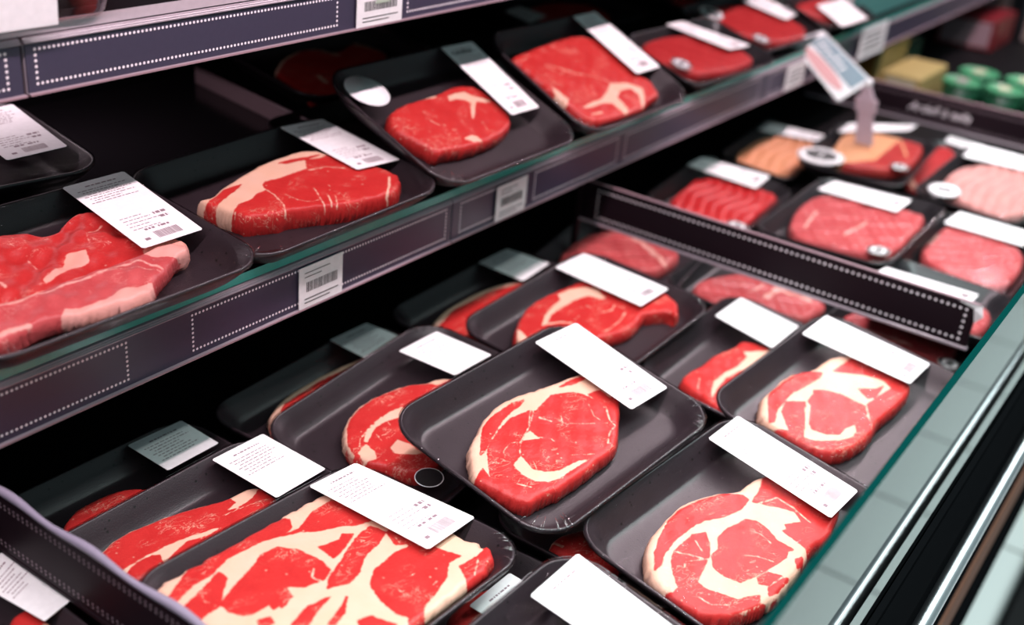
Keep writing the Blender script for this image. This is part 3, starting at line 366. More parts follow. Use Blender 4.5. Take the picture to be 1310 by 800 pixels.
# price tickets in the rails
def ticket(x0, x1, y, z0, z1, label, group, code=True):
    t = MB().box((x0, y - .0012, z0), (x1, y - .0004, z1))
    w, h = x1 - x0, z1 - z0; yy = y - .0014; rng = np.random.RandomState(int(x0 * 1000) % 997)
    def q(a, b, c, d): t.quad([(x0 + a * w, yy, z0 + c * h), (x0 + b * w, yy, z0 + c * h), (x0 + b * w, yy, z0 + d * h), (x0 + a * w, yy, z0 + d * h)], 1)
    if code:
        a = .16
        while a < .86: b = a + rng.uniform(.012, .028); q(a, b, .38, .62); a = b + rng.uniform(.012, .02)
        for r_, (l, rr) in enumerate([(.12, .9), (.12, .7)]): q(l, rr, .20 - r_ * .09, .225 - r_ * .09)
        q(.12, .5, .74, .76); q(.12, .7, .84, .86)
    else:
        for k in range(4): q(.12, .85, .2 + k * .18, .26 + k * .18)
    tag(t.build('price_ticket', [M['paper'], M['black_ink']]), label, 'price ticket', group)
G = 'price tickets in the shelf rails'
ticket(.636, .690, YM, ZMB + .001, ZMT - .002, 'white barcode ticket on the middle shelf rail below the striploin pack', G)
ticket(.925, .980, YM, ZMB + .001, ZMT - .002, 'white barcode ticket just beyond the joint of the middle rail', G)
ticket(1.70, 1.775, YM, ZMB + .001, ZMT - .002, 'small white ticket on the middle rail behind the picture sign', G, False)
ticket(2.02, 2.16, YM - .004, ZMB - .003, ZMT + .012, 'large white ticket at the corner beside the teal carton', G, False)
ticket(.767, .829, YT, ZTB + .001, ZTT + .002, 'white ticket with a green triangle on the upper rail', G)
t = MB(); t.add([(.790, YT - .0018, ZTB + .020), (.812, YT - .0018, ZTB + .020), (.801, YT - .0018, ZTT)], [[0, 1, 2]])
t.build('green_triangle', plain('pale_green_print', (.42, .50, .40), .5), bpy.data.objects['price_ticket.004'])
# dividers between the bins
def divider(x, y0, y1, label, edge='lip', wav=0, frame=True, text=None, zt=.060, zb=.010, cat='divider'):
    root = thing('bin_divider', label, cat)
    p = MB().box((x - .0015, y0, zb), (x + .0015, y1, zt))
    P = lambda u, v: (x - .0018, u, v)
    if frame: dots(p, y0 + .010, y1 - .024, zb + .007, zt - .008, P, 1, .0066, .0016)
    else:
        for z in (zb + .005, zb + .008, zt - .008, zt - .011):
            n = int((y1 - y0) / .005)
            for i in range(n): p.disc(P(y0 + .01 + i * .005, z), (0, 1, 0), (0, 0, 1), .0011, 1, 6)
    p.build('panel', [M['dark'], M['dots' if frame else 'dimdots']], root)
    n = 60; pts = []; rr = []
    for i in range(n):
        y = y0 - .002 + (y1 - y0 + .004) * i / (n - 1)
        pts.append((x + wav * .0007 * math.sin(y * 75), y, zt + .0005 + wav * .0007 * math.sin(y * 75 + .8))); rr.append((.0016 if not wav else .0027 + .0005 * math.sin(y * 75)))
    MB().tube(pts, rr, n=8).build('top_edge', M[edge], root)
    MB().box((x - .0022, y0 - .0015, zb - .004), (x + .0022, y1 + .0015, zb), bev=.0006).build('bottom_edge', M['clear' if wav == 0 else 'dark'], root)
    if text:
        mt = Matrix(((0, 0, -1, x - .0022), (-1, 0, 0, text[1]), (0, 1, 0, zb + .017), (0, 0, 0, 1)))
        MB().text(text[0], .021, mt, 0, .35).build('lettering', M['dots'], root)
    return root
divider(1.187, .177, .668, 'black divider with dotted frame between the steak bin and the far bin')
MB().box((1.183, .668, -.047), (1.191, .676, .066), bev=.002).build('end_post', M['dark'], bpy.data.objects['bin_divider'])
MB().tube([(1.187, .672, .063), (1.187, .74, .066), (1.187, 1.08, .066)], .0016).build('support_wire', M['lip'], bpy.data.objects['bin_divider'])
c = MB(); c.add([(1.1835, .180, .056), (1.1835, .198, .060), (1.1835, .176, .040), (1.178, .168, .052), (1.182, .172, .062)], [[0, 1, 4], [0, 4, 3], [0, 3, 2], [3, 4, 2]])
c.build('torn_corner', M['white'], bpy.data.objects['bin_divider'])
divider(.345, .20, .640, 'black divider with wavy lilac edge at the near left bin', 'lilac', 1, frame=False)
divider(2.03, .14, .70, 'black board with white script lettering behind the far packs', 'lip', 0, False, ('Ardell à tella', .512), cat='sign board')

# ------------------------------------------------------------------ packs of meat
def rot(yaw, tx, ty): return Matrix.Rotation(yaw, 3, 'Z') @ Matrix.Rotation(tx, 3, 'X') @ Matrix.Rotation(ty, 3, 'Y')
def rrect(a, b, r, z, k=8):
    r = max(.001, min(r, a - .001, b - .001)); P = []
    for cx, cy, q in ((a - r, b - r, 0), (-a + r, b - r, 1), (-a + r, -b + r, 2), (a - r, -b + r, 3)):
        for i in range(k + 1): t = (q + i / k) * PI / 2; P.append((cx + r * math.cos(t), cy + r * math.sin(t), z))
    return P
def rings(mb, R, mi=0, caps=(False, True)):
    n = len(R[0]); F = [[i * n + j, i * n + (j + 1) % n, (i + 1) * n + (j + 1) % n, (i + 1) * n + j] for i in range(len(R) - 1) for j in range(n)]
    if caps[0]: F.append(list(range(n))[::-1])
    if caps[1]: F.append(list(range((len(R) - 1) * n, len(R) * n)))
    mb.add([p for r in R for p in r], F, mi, True); return mb
def tray_mb(lx, ly, dep=.024, run=.019, rc=.034, lip=.0026):
    a, b = lx / 2, ly / 2; R = []
    R.append(rrect(a - run - .001, b - run - .001, rc * .6, -dep))
    for t in (.25, .6, .9): R.append(rrect(a - run * (1 - t) ** 1.2 - .0005, b - run * (1 - t) ** 1.2 - .0005, rc * (.6 + .4 * t), -dep + t * (dep - .003)))
    R += [rrect(a, b, rc, -.0025), rrect(a, b, rc, -.0008), rrect(a - .0008, b - .0008, rc, 0), rrect(a - lip + .0005, b - lip + .0005, rc - .002, 0), rrect(a - lip, b - lip, rc - .003, -.0006)]
    for t in (.1, .3, .55, .8, .93): i = lip + (run - lip + .001) * (t ** .8); R.append(rrect(a - i, b - i, rc - (rc * .4) * t, -.0006 - (dep - .0035) * (1 - (1 - t) ** 1.6)))
    R.append(rrect(a - run - .004, b - run - .004, rc * .55, -dep + .0028)); R.append(rrect(a - run - .008, b - run - .008, rc * .5, -dep + .0025))
    return rings(MB(), R, 0, (True, True))
def wall_lim(lx, ly, z, dep=.024, run=.019, lip=.0035):
    t = min(1, max(0, (-z - .0006) / (dep - .0035))); t = 1 - (1 - t) ** (1 / 1.6); i = lip + (run - lip + .001) * (t ** .8) + .0008
    return lx / 2 - i, ly / 2 - i
def film_mb(lx, ly, sag, skirt=.013, run=.019):
    a, b = lx / 2 + .0007, ly / 2 + .0007; R = [rrect(a - run * .45, b - run * .45, .030, -skirt), rrect(a, b, .034, -.0028), rrect(a + .0002, b + .0002, .034, .0002), rrect(a - .001, b - .001, .034, .0009)]
    for k in range(1, 9): t = k / 9.; R.append(rrect((a) * (1 - t) + .001, b * (1 - t) + .001, .034 * (1 - t), .0009 - sag * math.sin(t * PI / 2)))
    m_ = rings(MB(), R, 0, (False, True)); n = len(R[0])
    for i in range(3 * n): m_.mi[i] = 1
    return m_
def chaikin(P, n=2):
    P = np.array(P, float)
    for _ in range(n): Q = np.roll(P, -1, 0); P = np.stack([.75 * P + .25 * Q, .25 * P + .75 * Q], 1).reshape(-1, 2)
    return P
def seg_dist(pts, A, B):
    d = B - A; L = (d * d).sum(1) + 1e-12; best = np.full(len(pts), 1e9); near = np.zeros((len(pts), 2))
    for i in range(len(A)):
        t = np.clip(((pts - A[i]) @ d[i]) / L[i], 0, 1); q = A[i] + t[:, None] * d[i]; r = np.hypot(*(pts - q).T)
        k = r < best; best[k] = r[k]; near[k] = q[k]
    return best, near
def inside(pts, P):
    x, y = pts.T; c = np.zeros(len(pts), bool); Q = np.roll(P, -1, 0)
    for (x0, y0), (x1, y1) in zip(P, Q):
        if y0 != y1: c ^= ((y0 > y) != (y1 > y)) & (x < (x1 - x0) * (y - y0) / (y1 - y0) + x0)
    return c
def wob(p, k, s):                      # cheap smooth noise
    x, y = p.T * k; return (np.sin(x * 1.3 + s) * np.cos(y * 1.7 + 2 * s) + .5 * np.sin(2.9 * x + y * 2.3 + s * 3) + .35 * np.cos(5.1 * y - 3.7 * x + s))
def meat_build(name, key, idx, spec, parent, lx, ly, step, dep=.024, run=.019):
    style, top, thick, rim, out, ops = spec; top /= 1000.; thick = min(thick / 1000., dep - .0025 + top)
    seed = sum(map(ord, key)) * .37 + idx
    P = chaikin(np.array(out) / 10000.)
    C = P.mean(0); P = C + (P - C) * (1 + .012 * wob(P, 260., seed)[:, None])
    A, B = P, np.roll(P, -1, 0)
    lo, hi = P.min(0) - step * 2, P.max(0) + step * 2; nx, ny = [int(v) + 1 for v in (hi - lo) / step]
    g = np.stack(np.meshgrid(lo[0] + np.arange(nx) * step, lo[1] + np.arange(ny) * step, indexing='ij'), -1).reshape(-1, 2)
    d, near = seg_dist(g, A, B); sd = np.where(inside(g, P), d, -d)
    keep = sd > -.55 * step; snap = keep & (sd < .4 * step); g[snap] = near[snap]; sd[snap] = 0
    idm = keep.reshape(nx, ny); q = idm[:-1, :-1] & idm[1:, :-1] & idm[1:, 1:] & idm[:-1, 1:]
    ii, jj = np.nonzero(q); base = ii * ny + jj; F = np.stack([base, base + ny, base + ny + 1, base + 1], 1)
    used = np.unique(F); remap = -np.ones(nx * ny, int); remap[used] = np.arange(len(used)); F = remap[F]; g = g[used]; sd = np.maximum(sd[used], 0)
    fat = np.full(len(g), -9.)
    for kind, w, pts in ops:
        p = np.array(pts) / 10000.
        if kind == 's': dd, _ = seg_dist(g, p[:-1], p[1:]); fat = np.maximum(fat, (w / 20000. - dd) * 1000)
        else:
            dd, _ = seg_dist(g, p, np.roll(p, -1, 0)); s_ = np.where(inside(g, p), dd, -dd) * 1000
            fat = np.maximum(fat, s_) if kind == 'F' else np.minimum(fat, -s_ - .8)
    fat = np.clip(fat, -9, 9)
    e = .0055; k = np.clip(sd / e, 0, 1); z = top - e * .8 * (1 - np.sqrt(1 - (1 - k) ** 2)) + .0003 * wob(g, 70., seed) * k
    if style == 'strips': z += .0035 * (np.abs(np.sin(g[:, 1] * 190 + 1.2 * np.sin(g[:, 0] * 60))) - .6) * k
    if style == 'slices': z += .0028 * wob(g, 55., seed + 1) * k
    if style in ('chicken', 'poultry'): z += .0016 * np.sin(g[:, 1] * 330 + np.sin(g[:, 0] * 50) * 1.5) * k
    if style == 'mince': z += .0012 * wob(g, 75., seed + 2) * k
    z = np.minimum(z, top + .002)
    E = np.concatenate([F[:, [0, 1]], F[:, [1, 2]], F[:, [2, 3]], F[:, [3, 0]]]); key_ = E[:, 0] * 10 ** 7 + E[:, 1]; rev = E[:, 1] * 10 ** 7 + E[:, 0]
    bd = E[~np.isin(key_, rev)]; bv = np.unique(bd); br = -np.ones(len(g), int); br[bv] = np.arange(len(bv))
    V = [np.column_stack([g, z])]; FA = [fat]; faces = [F]; prev = np.arange(len(g)); zt = z[bv]
    cen = g.mean(0); off = len(g); last = None
    for t, o_ in ((.25, .0008), (.6, .0012), (1., -.0008)):
        zz = zt + (top - thick - zt) * t; dirs = g[bv] - cen; dirs /= np.linalg.norm(dirs, axis=1)[:, None] + 1e-9
        xy = g[bv] + dirs * o_ * (1 + .45 * wob(g[bv], 420., seed + t * 5))[:, None]
        for r_ in range(len(xy)):
            a_, b_ = wall_lim(lx, ly, zz[r_], dep, run); xy[r_, 0] = min(a_, max(-a_, xy[r_, 0])); xy[r_, 1] = min(b_, max(-b_, xy[r_, 1]))
        V.append(np.column_stack([xy, zz])); FA.append(fat[bv] - 1.2 * t)
        a = last if last is not None else bv
        new = off + np.arange(len(bv)); m_ = (lambda idx: idx) if last is None else None
        top_i = (lambda v: v) if last is None else (lambda v: last[br[v]])
        faces.append(np.stack([top_i(bd[:, 1]), top_i(bd[:, 0]), new[br[bd[:, 0]]], new[br[bd[:, 1]]]], 1))
        last = new; off += len(bv)
    V = np.concatenate(V); FA = np.concatenate(FA); Fa = np.concatenate(faces)
    me = bpy.data.meshes.new(name); me.vertices.add(len(V)); me.vertices.foreach_set('co', V.astype(np.float32).ravel())
    me.loops.add(Fa.size); me.loops.foreach_set('vertex_index', Fa.astype(np.int32).ravel())
    me.polygons.add(len(Fa)); me.polygons.foreach_set('loop_start', np.arange(0, Fa.size, 4, dtype=np.int32)); me.polygons.foreach_set('use_smooth', np.ones(len(Fa), bool))
    at = me.attributes.new('fat', 'FLOAT', 'POINT'); at.data.foreach_set('value', FA.astype(np.float32))
    me.update(); me.validate(); me.materials.append(M[style])
    o = bpy.data.objects.new(name, me); COL.objects.link(o); o.parent = parent
    return o
def label_part(root, q, seed, text=None):
    q = [Vector((p[0] / 1e4, p[1] / 1e4, .0016)) for p in q]       # L, T, R, B: T-R is the long side
    L, T, R, B = q
    def P(s, t, z): p = (L * (1 - t) + T * t) * (1 - s) + (B * (1 - t) + R * t) * s; return (p.x, p.y, .0016 + z)
    m_ = MB(); c = .03; oc = [(c * .5, 0), (1 - c * .5, 0), (1, c), (1, 1 - c), (1 - c * .5, 1), (c * .5, 1), (0, 1 - c), (0, c)]
    n = 8; m_.add([P(a, b, 0) for a, b in oc] + [P(a, b, .0003) for a, b in oc], [list(range(8)), list(range(15, 7, -1))] + [[i, 8 + i, 8 + (i + 1) % 8, (i + 1) % 8] for i in range(8)])
    rng = np.random.RandomState(seed)
    def ink(s0, s1, t0, t1): m_.quad([P(s0, t0, .00045), P(s0, t1, .00045), P(s1, t1, .00045), P(s1, t0, .00045)], 1)
    LL = (T - R).length
    def row(s, h, t0, t1):
        t = t0
        while t < t1: w = rng.uniform(.02, .09); ink(s, s + h, t, min(t + w, t1)); t += w + .02
    k = .1 / max(LL, .05)
    row(.07 * k * 1.1, .016 * k, .28, .78)
    for i in range(7): row((.13 + i * .034) * k * 1.1, .010 * k, .10 + .04 * (i % 3), .62 + rng.uniform(0, .28))
    if LL > .095:
        for i in range(5): row(.60 + i * .042, .008, .16, .5 + .1 * (i % 3))
        row(.79, .022, .30, .46); row(.79, .022, .52, .70); row(.62, .03, .66, .86); row(.68, .03, .70, .84)
        t = .36
        while t < .74: w = rng.uniform(.008, .018); ink(.85, .94, t, t + w); t += w + rng.uniform(.008, .014)
        ink(.90, .93, .16, .24)
    if text:
        u = (T - L).normalized(); w = (B - L).normalized(); o_ = Vector(P(.13, .12, .0006)); o_.z -= 0
        for i, (tx, sz) in enumerate(text):
            mt = Matrix(((u.x, -w.x, 0, o_.x + w.x * i * .011), (u.y, -w.y, 0, o_.y + w.y * i * .011), (0, 0, 1, o_.z), (0, 0, 0, 1)))
            m_.text(tx, sz, mt, 2)
    return m_.build('label', [M['paper'], M['ink'], M['black_ink']], root)
def sticker_part(root, x, y, r, kind, z=.0019):
    x, y, r = x / 1e4, y / 1e4, r / 1e4; s = MB(); U, Vv = (1, 0, 0), (0, 1, 0)
    a = 0 if kind in (0, 2, 3) else 1
    R = [[(x + rr * math.cos(2 * PI * i / 32), y + rr * math.sin(2 * PI * i / 32), zz) for i in range(32)] for rr, zz in ((r, z - .0003), (r, z))]
    if kind == 4: s.disc((x, y, z), U, Vv, r, 0, 32); s.disc((x, y, z + .0001), U, Vv, r * .93, 1, 32)
    else:
        rings(s, R, 0)
        if kind == 0: s.disc((x, y + r * .35, z + .00012), U, Vv, r * .02, 0, 8)
        if kind == 1:
            s.disc((x, y, z + .0001), U, Vv, r * .96, 1, 32); s.disc((x, y, z + .0002), U, Vv, r * .76, 0, 32, r * .66)
            for q in (-1, 0, 1): s.disc((x + q * r * .38, y, z + .0003), U, Vv, r * .15, 1, 12, r * .42)
            s.quad([(x - r * .6, y - r * .06, z + .0003), (x + r * .6, y - r * .06, z + .0003), (x + r * .6, y + r * .06, z + .0003), (x - r * .6, y + r * .06, z + .0003)], 1)
        if kind in (2, 3):
            s.disc((x, y, z + .0001), U, Vv, r * .92, 1, 32); s.disc((x, y, z + .0002), U, Vv, r * .88, 0, 32)
            s.disc((x + r * .05, y, z + .0003), U, Vv, r * (.42 if kind == 3 else .62), 1, 20, r * (.55 if kind == 3 else .7))
            s.quad([(x - r * .06, y - r * .5, z + .0004), (x - r * .01, y - r * .5, z + .0004), (x - r * .01, y + r * .5, z + .0004), (x - r * .06, y + r * .5, z + .0004)], 0)
            s.quad([(x - r * .3, y - r * .04, z + .0004), (x + r * .4, y - r * .04, z + .0004), (x + r * .4, y + r * .04, z + .0004), (x - r * .3, y + r * .04, z + .0004)], 0)
    return s.build('round_sticker', [M['paper'], M['black_ink']], root)
FILM = {}
PACKS = {
 'hero': ('steak_package', 'round ribeye steak in a tilted black tray, lying on top at the centre', 'packs of steak in the front bin'),
 'rib_front': ('steak_package', 'large rib steak with thick white fat, nearest the front glass', 'packs of steak in the front bin'),
 'bot_mid': ('steak_package', 'black tray with a long white label, only its far corner in the picture', 'packs of steak in the front bin'),
 'marbled': ('steak_package', 'heavily marbled steak filling its tray beside the wavy lilac edge', 'packs of steak in the front bin'),
 'behind_marbled': ('steak_package', 'narrow strip of red steak with fat rim behind the heavily marbled steak', 'packs of steak in the front bin'),
 'back_left': ('steak_package', 'shaded tray with grey label and a sliver of dark red meat', 'packs of steak in the front bin'),
 'centre_left': ('steak_package', 'steak with curved fat seam half hidden under the central ribeye tray', 'packs of steak in the front bin'),
 'back_mid': ('steak_package', 'shaded tray with thin cream fat edge behind the steak with curved fat seam', 'packs of steak in the front bin'),
 'rib_back': ('steak_package', 'ribeye with small red offcut on its tray, behind the central ribeye', 'packs of steak in the front bin'),
 'back_right': ('steak_package', 'shaded tray with orange fat edge behind the ribeye with the small offcut', 'packs of steak in the front bin'),
 'back_far': ('steak_package', 'pink meat without visible rim at the far end by the divider post', 'packs of steak in the front bin'),
 'half_hidden': ('steak_package', 'small steak with pale fat streak tucked beside the tray of the rib steak', 'packs of steak in the front bin'),
 'rib_right': ('steak_package', 'rib steak with cream fat ring in the second tray along the front glass', 'packs of steak in the front bin'),
 'pale_a': ('meat_package', 'pale pink cuts lying under the middle of the black divider', 'packs of steak in the front bin'),
 'pale_b': ('meat_package', 'pale pink cut with round black logo under the divider end', 'packs of steak in the front bin'),
 'S1': ('steak_package', 'folded red slices with pink fat in the leftmost tray of the middle shelf', 'packs of meat on the middle shelf'),
 'S2': ('steak_package', 'dim tray with lilac label at the back left of the middle shelf', 'packs of meat on the middle shelf'),
 'S3': ('steak_package', 'thick striploin steak with cream fat cap on the middle shelf', 'packs of meat on the middle shelf'),
 'S4': ('steak_package', 'rump steak in a tilted tray with round white sticker', 'packs of meat on the middle shelf'),
 'S5': ('steak_package', 'large red steak with a white Y of fat in a tilted tray', 'packs of meat on the middle shelf'),
 'S6': ('meat_package', 'sealed lean red meat pack next to the steak with a Y of fat', 'packs of meat on the middle shelf'),
 'S7': ('meat_package', 'sealed lean red pack with two round logos behind the picture sign', 'packs of meat on the middle shelf'),
 'S8': ('meat_package', 'sealed red pack with square white label beside the teal carton', 'packs of meat on the middle shelf'),
 'S9': ('steak_package', 'dark orange lit steak in shade under the upper shelf', 'packs of meat on the middle shelf'),
 'S10': ('steak_package', 'dim tray with grey label behind the steak with a Y of fat', 'packs of meat on the middle shelf'),
 'S11': ('steak_package', 'dark tray at the top edge behind the sealed lean packs', 'packs of meat on the middle shelf'),
 'U1': ('meat_package', 'bright red beef strips in a sealed pack right beyond the divider', 'sealed packs in the far bin'),
 'U2': ('meat_package', 'sealed pack of pink cuts in the middle of the far bin', 'sealed packs in the far bin'),
 'U3': ('meat_package', 'sealed pack of round pink meat closest to the front glass', 'sealed packs in the far bin'),
 'U4': ('meat_package', 'sealed pack whose white label peeks over the divider end', 'sealed packs in the far bin'),
 'U5': ('meat_package', 'shaded sealed pack of orange chicken pieces', 'sealed packs in the far bin'),
 'U6': ('meat_package', 'sealed pack of orange fat and red meat below the clip sign', 'sealed packs in the far bin'),
 'U7': ('meat_package', 'mixed red and green skewers pack between two sealed packs', 'sealed packs in the far bin'),
 'U8': ('meat_package', 'pale pink poultry pack with large round black and white logo', 'sealed packs in the far bin'),
 'left_bin': ('steak_package', 'pack with blurred lilac label beyond the wavy lilac edge', None),
 'lower_a': ('steak_package', 'lower tray with grey label showing below the marbled steak tray', 'packs of steak in the front bin'),
 'lower_b': ('steak_package', 'lower tray with a bit of red meat under the central ribeye tray', 'packs of steak in the front bin'),
}
SEALED = {'S6', 'S7', 'S8', 'U1', 'U2', 'U3', 'U4', 'U5', 'U6', 'U7', 'U8', 'pale_a', 'pale_b'}
FINE = {'hero': .0011, 'rib_front': .0012, 'marbled': .0013, 'rib_right': .0013, 'centre_left': .0013, 'behind_marbled': .0013, 'rib_back': .0014, 'S3': .0013, 'S4': .0014, 'S1': .0014, 'S5': .0015, 'half_hidden': .0014}
for key, (nm, lab, grp) in PACKS.items():
    x, y, z, yaw, tx, ty, lx, ly = POSE[key]
    root = thing(nm, lab, 'meat pack', grp)
    root.matrix_world = Matrix.Translation((x, y, z)) @ rot(yaw, tx, ty).to_4x4()
    sealed = key in SEALED
    tray_mb(lx, ly, rc=.026 if sealed else .034).build('tray', M['shell' if sealed else 'foam'], root)
    for i, sp in enumerate(MEAT.get(key, [])):
        mt_ = meat_build({'chicken': 'chicken', 'poultry': 'poultry', 'strips': 'beef_strips'}.get(sp[0], 'steak'), key, i, sp, root, lx, ly, FINE.get(key, .0022))
    fm = film_mb(lx, ly, .0004 if not sealed else 0)
    if not sealed and key in FINE:
        rg = np.random.RandomState(sum(map(ord, key))); w_ = fm
        for sx, sy in ((1, 1), (1, -1), (-1, -1)):
            cx_, cy_ = sx * (lx / 2 - .034), sy * (ly / 2 - .034)
            for q in range(rg.randint(5, 10)):
                a0 = math.atan2(sy, sx) + rg.uniform(-.7, .7); r0 = rg.uniform(.020, .027); r1 = .0338
                w_.tube([(cx_ + r_ * math.cos(a0 + d_), cy_ + r_ * math.sin(a0 + d_), z_) for r_, d_, z_ in ((r0, .05, .0011), ((r0 + r1) / 2, .0, .0015), (r1, -.03, .0009), (r1 + .0006, -.04, -.004))], [.0001, .00028, .00028, .0001], 2, n=5)
    fm.build('film', [M['sealed' if sealed else 'film'], M['sealed' if sealed else 'skirt'], M['fold']], root)
    if key in LABEL_QUADS: label_part(root, LABEL_QUADS[key], sum(map(ord, key)), [('Carrefour', .0085)] if key == 'S4' else None)
    for st in STICKERS.get(key, []): sticker_part(root, *st)
# ------------------------------------------------------------------ other goods and signs
# pack on the upper shelf, seen from its side
tp = thing('meat_package', 'clear plastic pack of orange meat on the upper shelf, cut by the picture corner', 'meat pack')
tp.location = (.365, .770, ZTT + .041); tp.rotation_euler = (.07, 0, -.03)
def clear_box(lx, ly, dep, root):
    a, b = lx / 2, ly / 2; R = [rrect(a - .012, b - .012, .02, -dep), rrect(a - .008, b - .008, .026, -dep + .004), rrect(a - .002, b - .002, .03, -.003), rrect(a, b, .03, -.001), rrect(a, b, .03, 0)]
    rings(MB(), R, 0, (True, False)).build('plastic_tray', M['tinted'], root)
    rings(MB(), [rrect(a, b, .03, .0003), rrect(a * .5, b * .5, .01, .0006)], 0).build('film', M['film'], root)
clear_box(.33, .19, .024, tp)
meat_build('steak', 'top', 0, ['slices', -1, 20, 0, [[-1400, -800], [-400, -830], [800, -700], [1350, -300], [1200, 400], [200, 600], [-1200, 500]], [['s', 120, [[200, -700], [900, -600], [1300, -250]]]]], tp, .33, .19, .0022)
lb = MB().box((-.13, -.0972, -.021), (.098, -.0962, .001)); lb.build('label', M['paper'], tp)
# trays that carry the two tilted packs
for nm_, key, lab in (('empty_tray', 'S4', 'black foam tray wedged below the rump steak pack'), ('empty_tray', 'S5', 'black foam tray wedged below the pack with a Y of fat')):
    x, y, z, yaw, tx, ty, lx, ly = POSE[key]
    o = tray_mb(lx, .17).build(nm_, M['foam']); tag(o, lab, 'tray', 'trays propping up the tilted packs'); o.location = (x - .004, y + .085, .170); o.rotation_euler = (0, 0, yaw)
# picture sign on a clear clip
sg = thing('picture_sign', 'small tilted picture sign with pink photo and blue panel on a clear clip', 'sign')
A, B, C, D = SIGN
A, B, C, D = map(Vector, (A, B, C, D))
nrm = (B - A).cross(D - A).normalized()
if nrm.x > 0: nrm = -nrm
def SP(u, v, o): p = (A * (1 - u) + B * u) * (1 - v) + (D * (1 - u) + C * u) * v; return p + nrm * o
b = MB(); P8 = [SP(u, v, o) for o in (-.003, 0) for u, v in ((0, 0), (1, 0), (1, 1), (0, 1))]
b.add(P8, [[0, 1, 2, 3], [7, 6, 5, 4], [0, 4, 5, 1], [1, 5, 6, 2], [2, 6, 7, 3], [3, 7, 4, 0]]); b.build('frame', M['white'], sg)
def panel(name, u0, u1, v0, v1, mat, o=.0006): MB().quad([SP(u0, v0, o), SP(u1, v0, o), SP(u1, v1, o), SP(u0, v1, o)]).build(name, mat, sg)
panel('blue_panel', .46, .95, .10, .95, M['blue'])
s = MB(); cu, cv_ = .25, .52; s.add([SP(cu + .17 * math.cos(t * PI / 12), cv_ + .38 * math.sin(t * PI / 12) , .0008) for t in range(24)], [list(range(24))]); s.build('pink_picture', M['pink'], sg)
s = MB()
for i in range(6): s.quad([SP(.54, .18 + i * .09, .0009), SP(.54 + .3 - .05 * (i % 3), .18 + i * .09, .0009), SP(.54 + .3 - .05 * (i % 3), .21 + i * .09, .0009), SP(.54, .21 + i * .09, .0009)])
s.build('print_lines', M['white'], sg)
foot = Vector(CLIP_FOOT); hd = SP(.92, 1.0, -.001)
MB().tube([hd + Vector((0, 0, .005)), hd + Vector((0, 0, .003)), hd + Vector((0, 0, -.004)), hd + Vector((0, 0, -.008))], [.003, .0062, .0062, .004], n=14).build('clip_ball', M['white'], sg)
cl = MB(); z0_ = foot.z; z1_ = hd.z - .008; hgt = z1_ - z0_; clip_mat = plain('cloudy_clear_plastic', (.40, .31, .35), .25)
def slab(za, zb_, wa, wb, ta, tb):
    ca = Vector((foot.x + (hd.x - foot.x) * (za - z0_) / hgt, foot.y + (hd.y - foot.y) * (za - z0_) / hgt, za)); cb = Vector((foot.x + (hd.x - foot.x) * (zb_ - z0_) / hgt, foot.y + (hd.y - foot.y) * (zb_ - z0_) / hgt, zb_))
    P8 = [c_ + Vector((sx * t_, sy * w_, 0)) for c_, w_, t_ in ((ca, wa, ta), (cb, wb, tb)) for sx, sy in ((-1, -1), (1, -1), (1, 1), (-1, 1))]
    cl.add(P8, [[3, 2, 1, 0], [4, 5, 6, 7], [0, 1, 5, 4], [1, 2, 6, 5], [2, 3, 7, 6], [3, 0, 4, 7]])
slab(z0_, z0_ + hgt * .55, .014, .012, .004, .004); slab(z0_ + hgt * .55, z0_ + hgt * .8, .015, .017, .005, .006); slab(z0_ + hgt * .8, z1_, .012, .006, .005, .004)
cl.build('clip', clip_mat, sg)
# cartons and tubs past the sign board
def carton(a, b, label, faces, cat='carton', rz=0, group=None):
    m_ = MB().box((0, 0, 0), [b[i] - a[i] for i in range(3)], bev=.003)
    o = m_.build('carton', faces[0]); o.location = a; o.rotation_euler = (0, 0, rz); tag(o, label, cat, group)
    d = [b[i] - a[i] for i in range(3)]
    MB().box((-.0006, .01, .008), (.0002, d[1] - .01, d[2] - .008)).build('front_panel', faces[1], o)
    MB().box((.01, .01, d[2] - .0004), (d[0] - .01, d[1] - .01, d[2] + .0006)).build('lid_panel', faces[2], o)
    return o
G = 'yellow cartons past the sign board'
carton((2.25, .640, -.047), (2.42, .745, .078), 'taller yellow carton past the script sign board', (M['yellow'], M['orange'], M['yellow']), group=G)
carton((2.25, .555, -.047), (2.43, .633, .030), 'lower yellow carton with cream side past the script sign board', (M['yellow'], M['cream'], M['yellow']), group=G)
carton((2.45, .66, -.047), (2.60, .80, .04), 'dull green carton in the shade beside the yellow ones', (M['dkgreen'], M['dkgreen'], M['cream']), group=G)
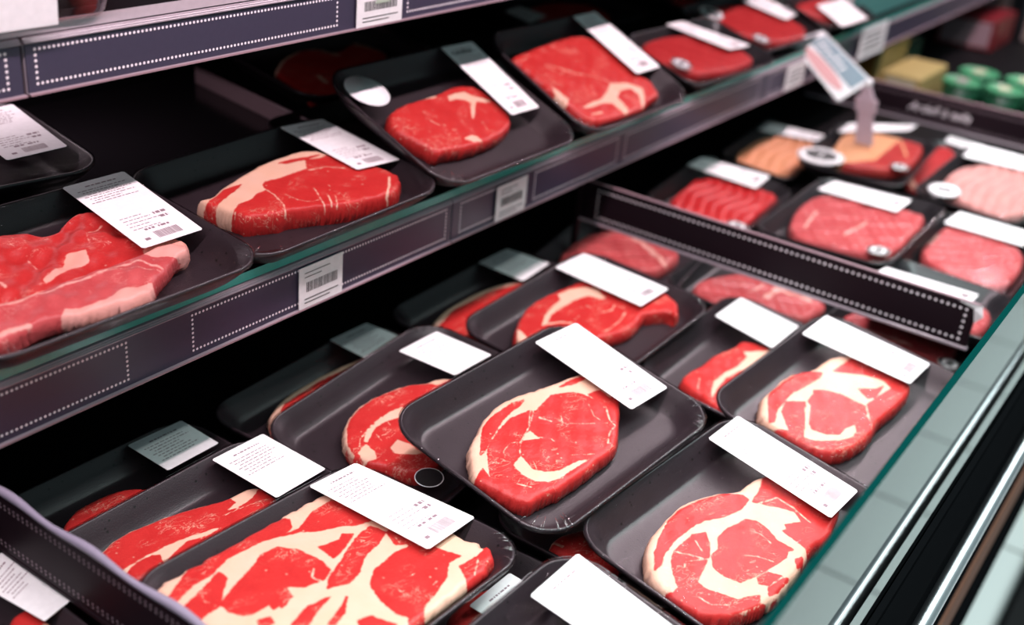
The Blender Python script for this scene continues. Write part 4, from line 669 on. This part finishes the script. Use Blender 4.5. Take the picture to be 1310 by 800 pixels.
for i, (x, y, r_) in enumerate([(2.36, .505, .036), (2.37, .425, .036), (2.36, .345, .036), (2.47, .50, .038), (2.48, .41, .038)]):
    root = thing('tub', ['green lidded tub closest to the yellow cartons', 'green lidded tub second past the cartons', 'green lidded tub third past the cartons', 'green lidded tub standing behind the others', 'green lidded tub at the far right edge'][i], 'tub', 'green tubs past the sign board', (x, y, -.036))
    def circ(r, z): return [(r * math.cos(2 * PI * k / 28), r * math.sin(2 * PI * k / 28), z) for k in range(28)]
    rings(MB(), [circ(r_ * .8, 0), circ(r_ * .86, .004), circ(r_, .050)], 0, (True, True)).build('tub_body', M['dkgreen'], root)
    rings(MB(), [circ(r_ * 1.05, .048), circ(r_ * 1.05, .056), circ(r_ * .97, .058), circ(r_ * .93, .0565)], 0, (True, True)).build('lid', M['green'], root)
    MB().box((-r_ * .45, -r_ * .3, .0568), (r_ * .45, r_ * .3, .0576)).build('lid_label', M['lip' if i == 0 else 'cream'], root)
carton((2.03, .640, ZMT + .0145), (2.50, .80, ZMT + .075), 'teal and white carton on the middle shelf beyond the meat packs', (M['teal'], M['white'], plain('pale_teal_print', (.25, .42, .40), .5)))
carton((1.97, .80, ZMT + .0145), (2.09, .88, ZMT + .10), 'orange brown carton behind the teal carton', (M['orange'], M['orange'], M['orange']))
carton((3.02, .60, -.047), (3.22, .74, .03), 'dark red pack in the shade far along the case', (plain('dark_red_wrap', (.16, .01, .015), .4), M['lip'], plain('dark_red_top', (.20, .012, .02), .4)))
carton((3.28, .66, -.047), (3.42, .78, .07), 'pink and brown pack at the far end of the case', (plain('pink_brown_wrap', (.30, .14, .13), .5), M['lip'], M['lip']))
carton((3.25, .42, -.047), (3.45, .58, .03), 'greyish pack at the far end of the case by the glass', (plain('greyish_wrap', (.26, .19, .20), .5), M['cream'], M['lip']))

for a_, b_, lab in (((.899, 1.05), (.852, .80), 'thin pinkish divider strip on the middle shelf behind the striploin pack'), ((1.241, 1.068), (1.176, .84), 'flat pinkish divider strip on the middle shelf beside the dark orange lit steak')):
    A_, B_ = Vector((*a_, ZMT + .0135)), Vector((*b_, ZMT + .0135)); u_ = (B_ - A_).normalized(); w_ = Vector((-u_.y, u_.x, 0)) * .0015; up = Vector((0, 0, .018))
    m_ = MB(); P8 = [A_ - w_, B_ - w_, B_ + w_, A_ + w_]; m_.add(P8 + [p + up for p in P8], [[3, 2, 1, 0], [4, 5, 6, 7], [0, 1, 5, 4], [1, 2, 6, 5], [2, 3, 7, 6], [3, 0, 4, 7]])
    m_.tube([A_ + up, B_ + up], .0022, n=8)
    tag(m_.build('shelf_divider', M['lip']), lab, 'divider', 'divider strips on the middle shelf')
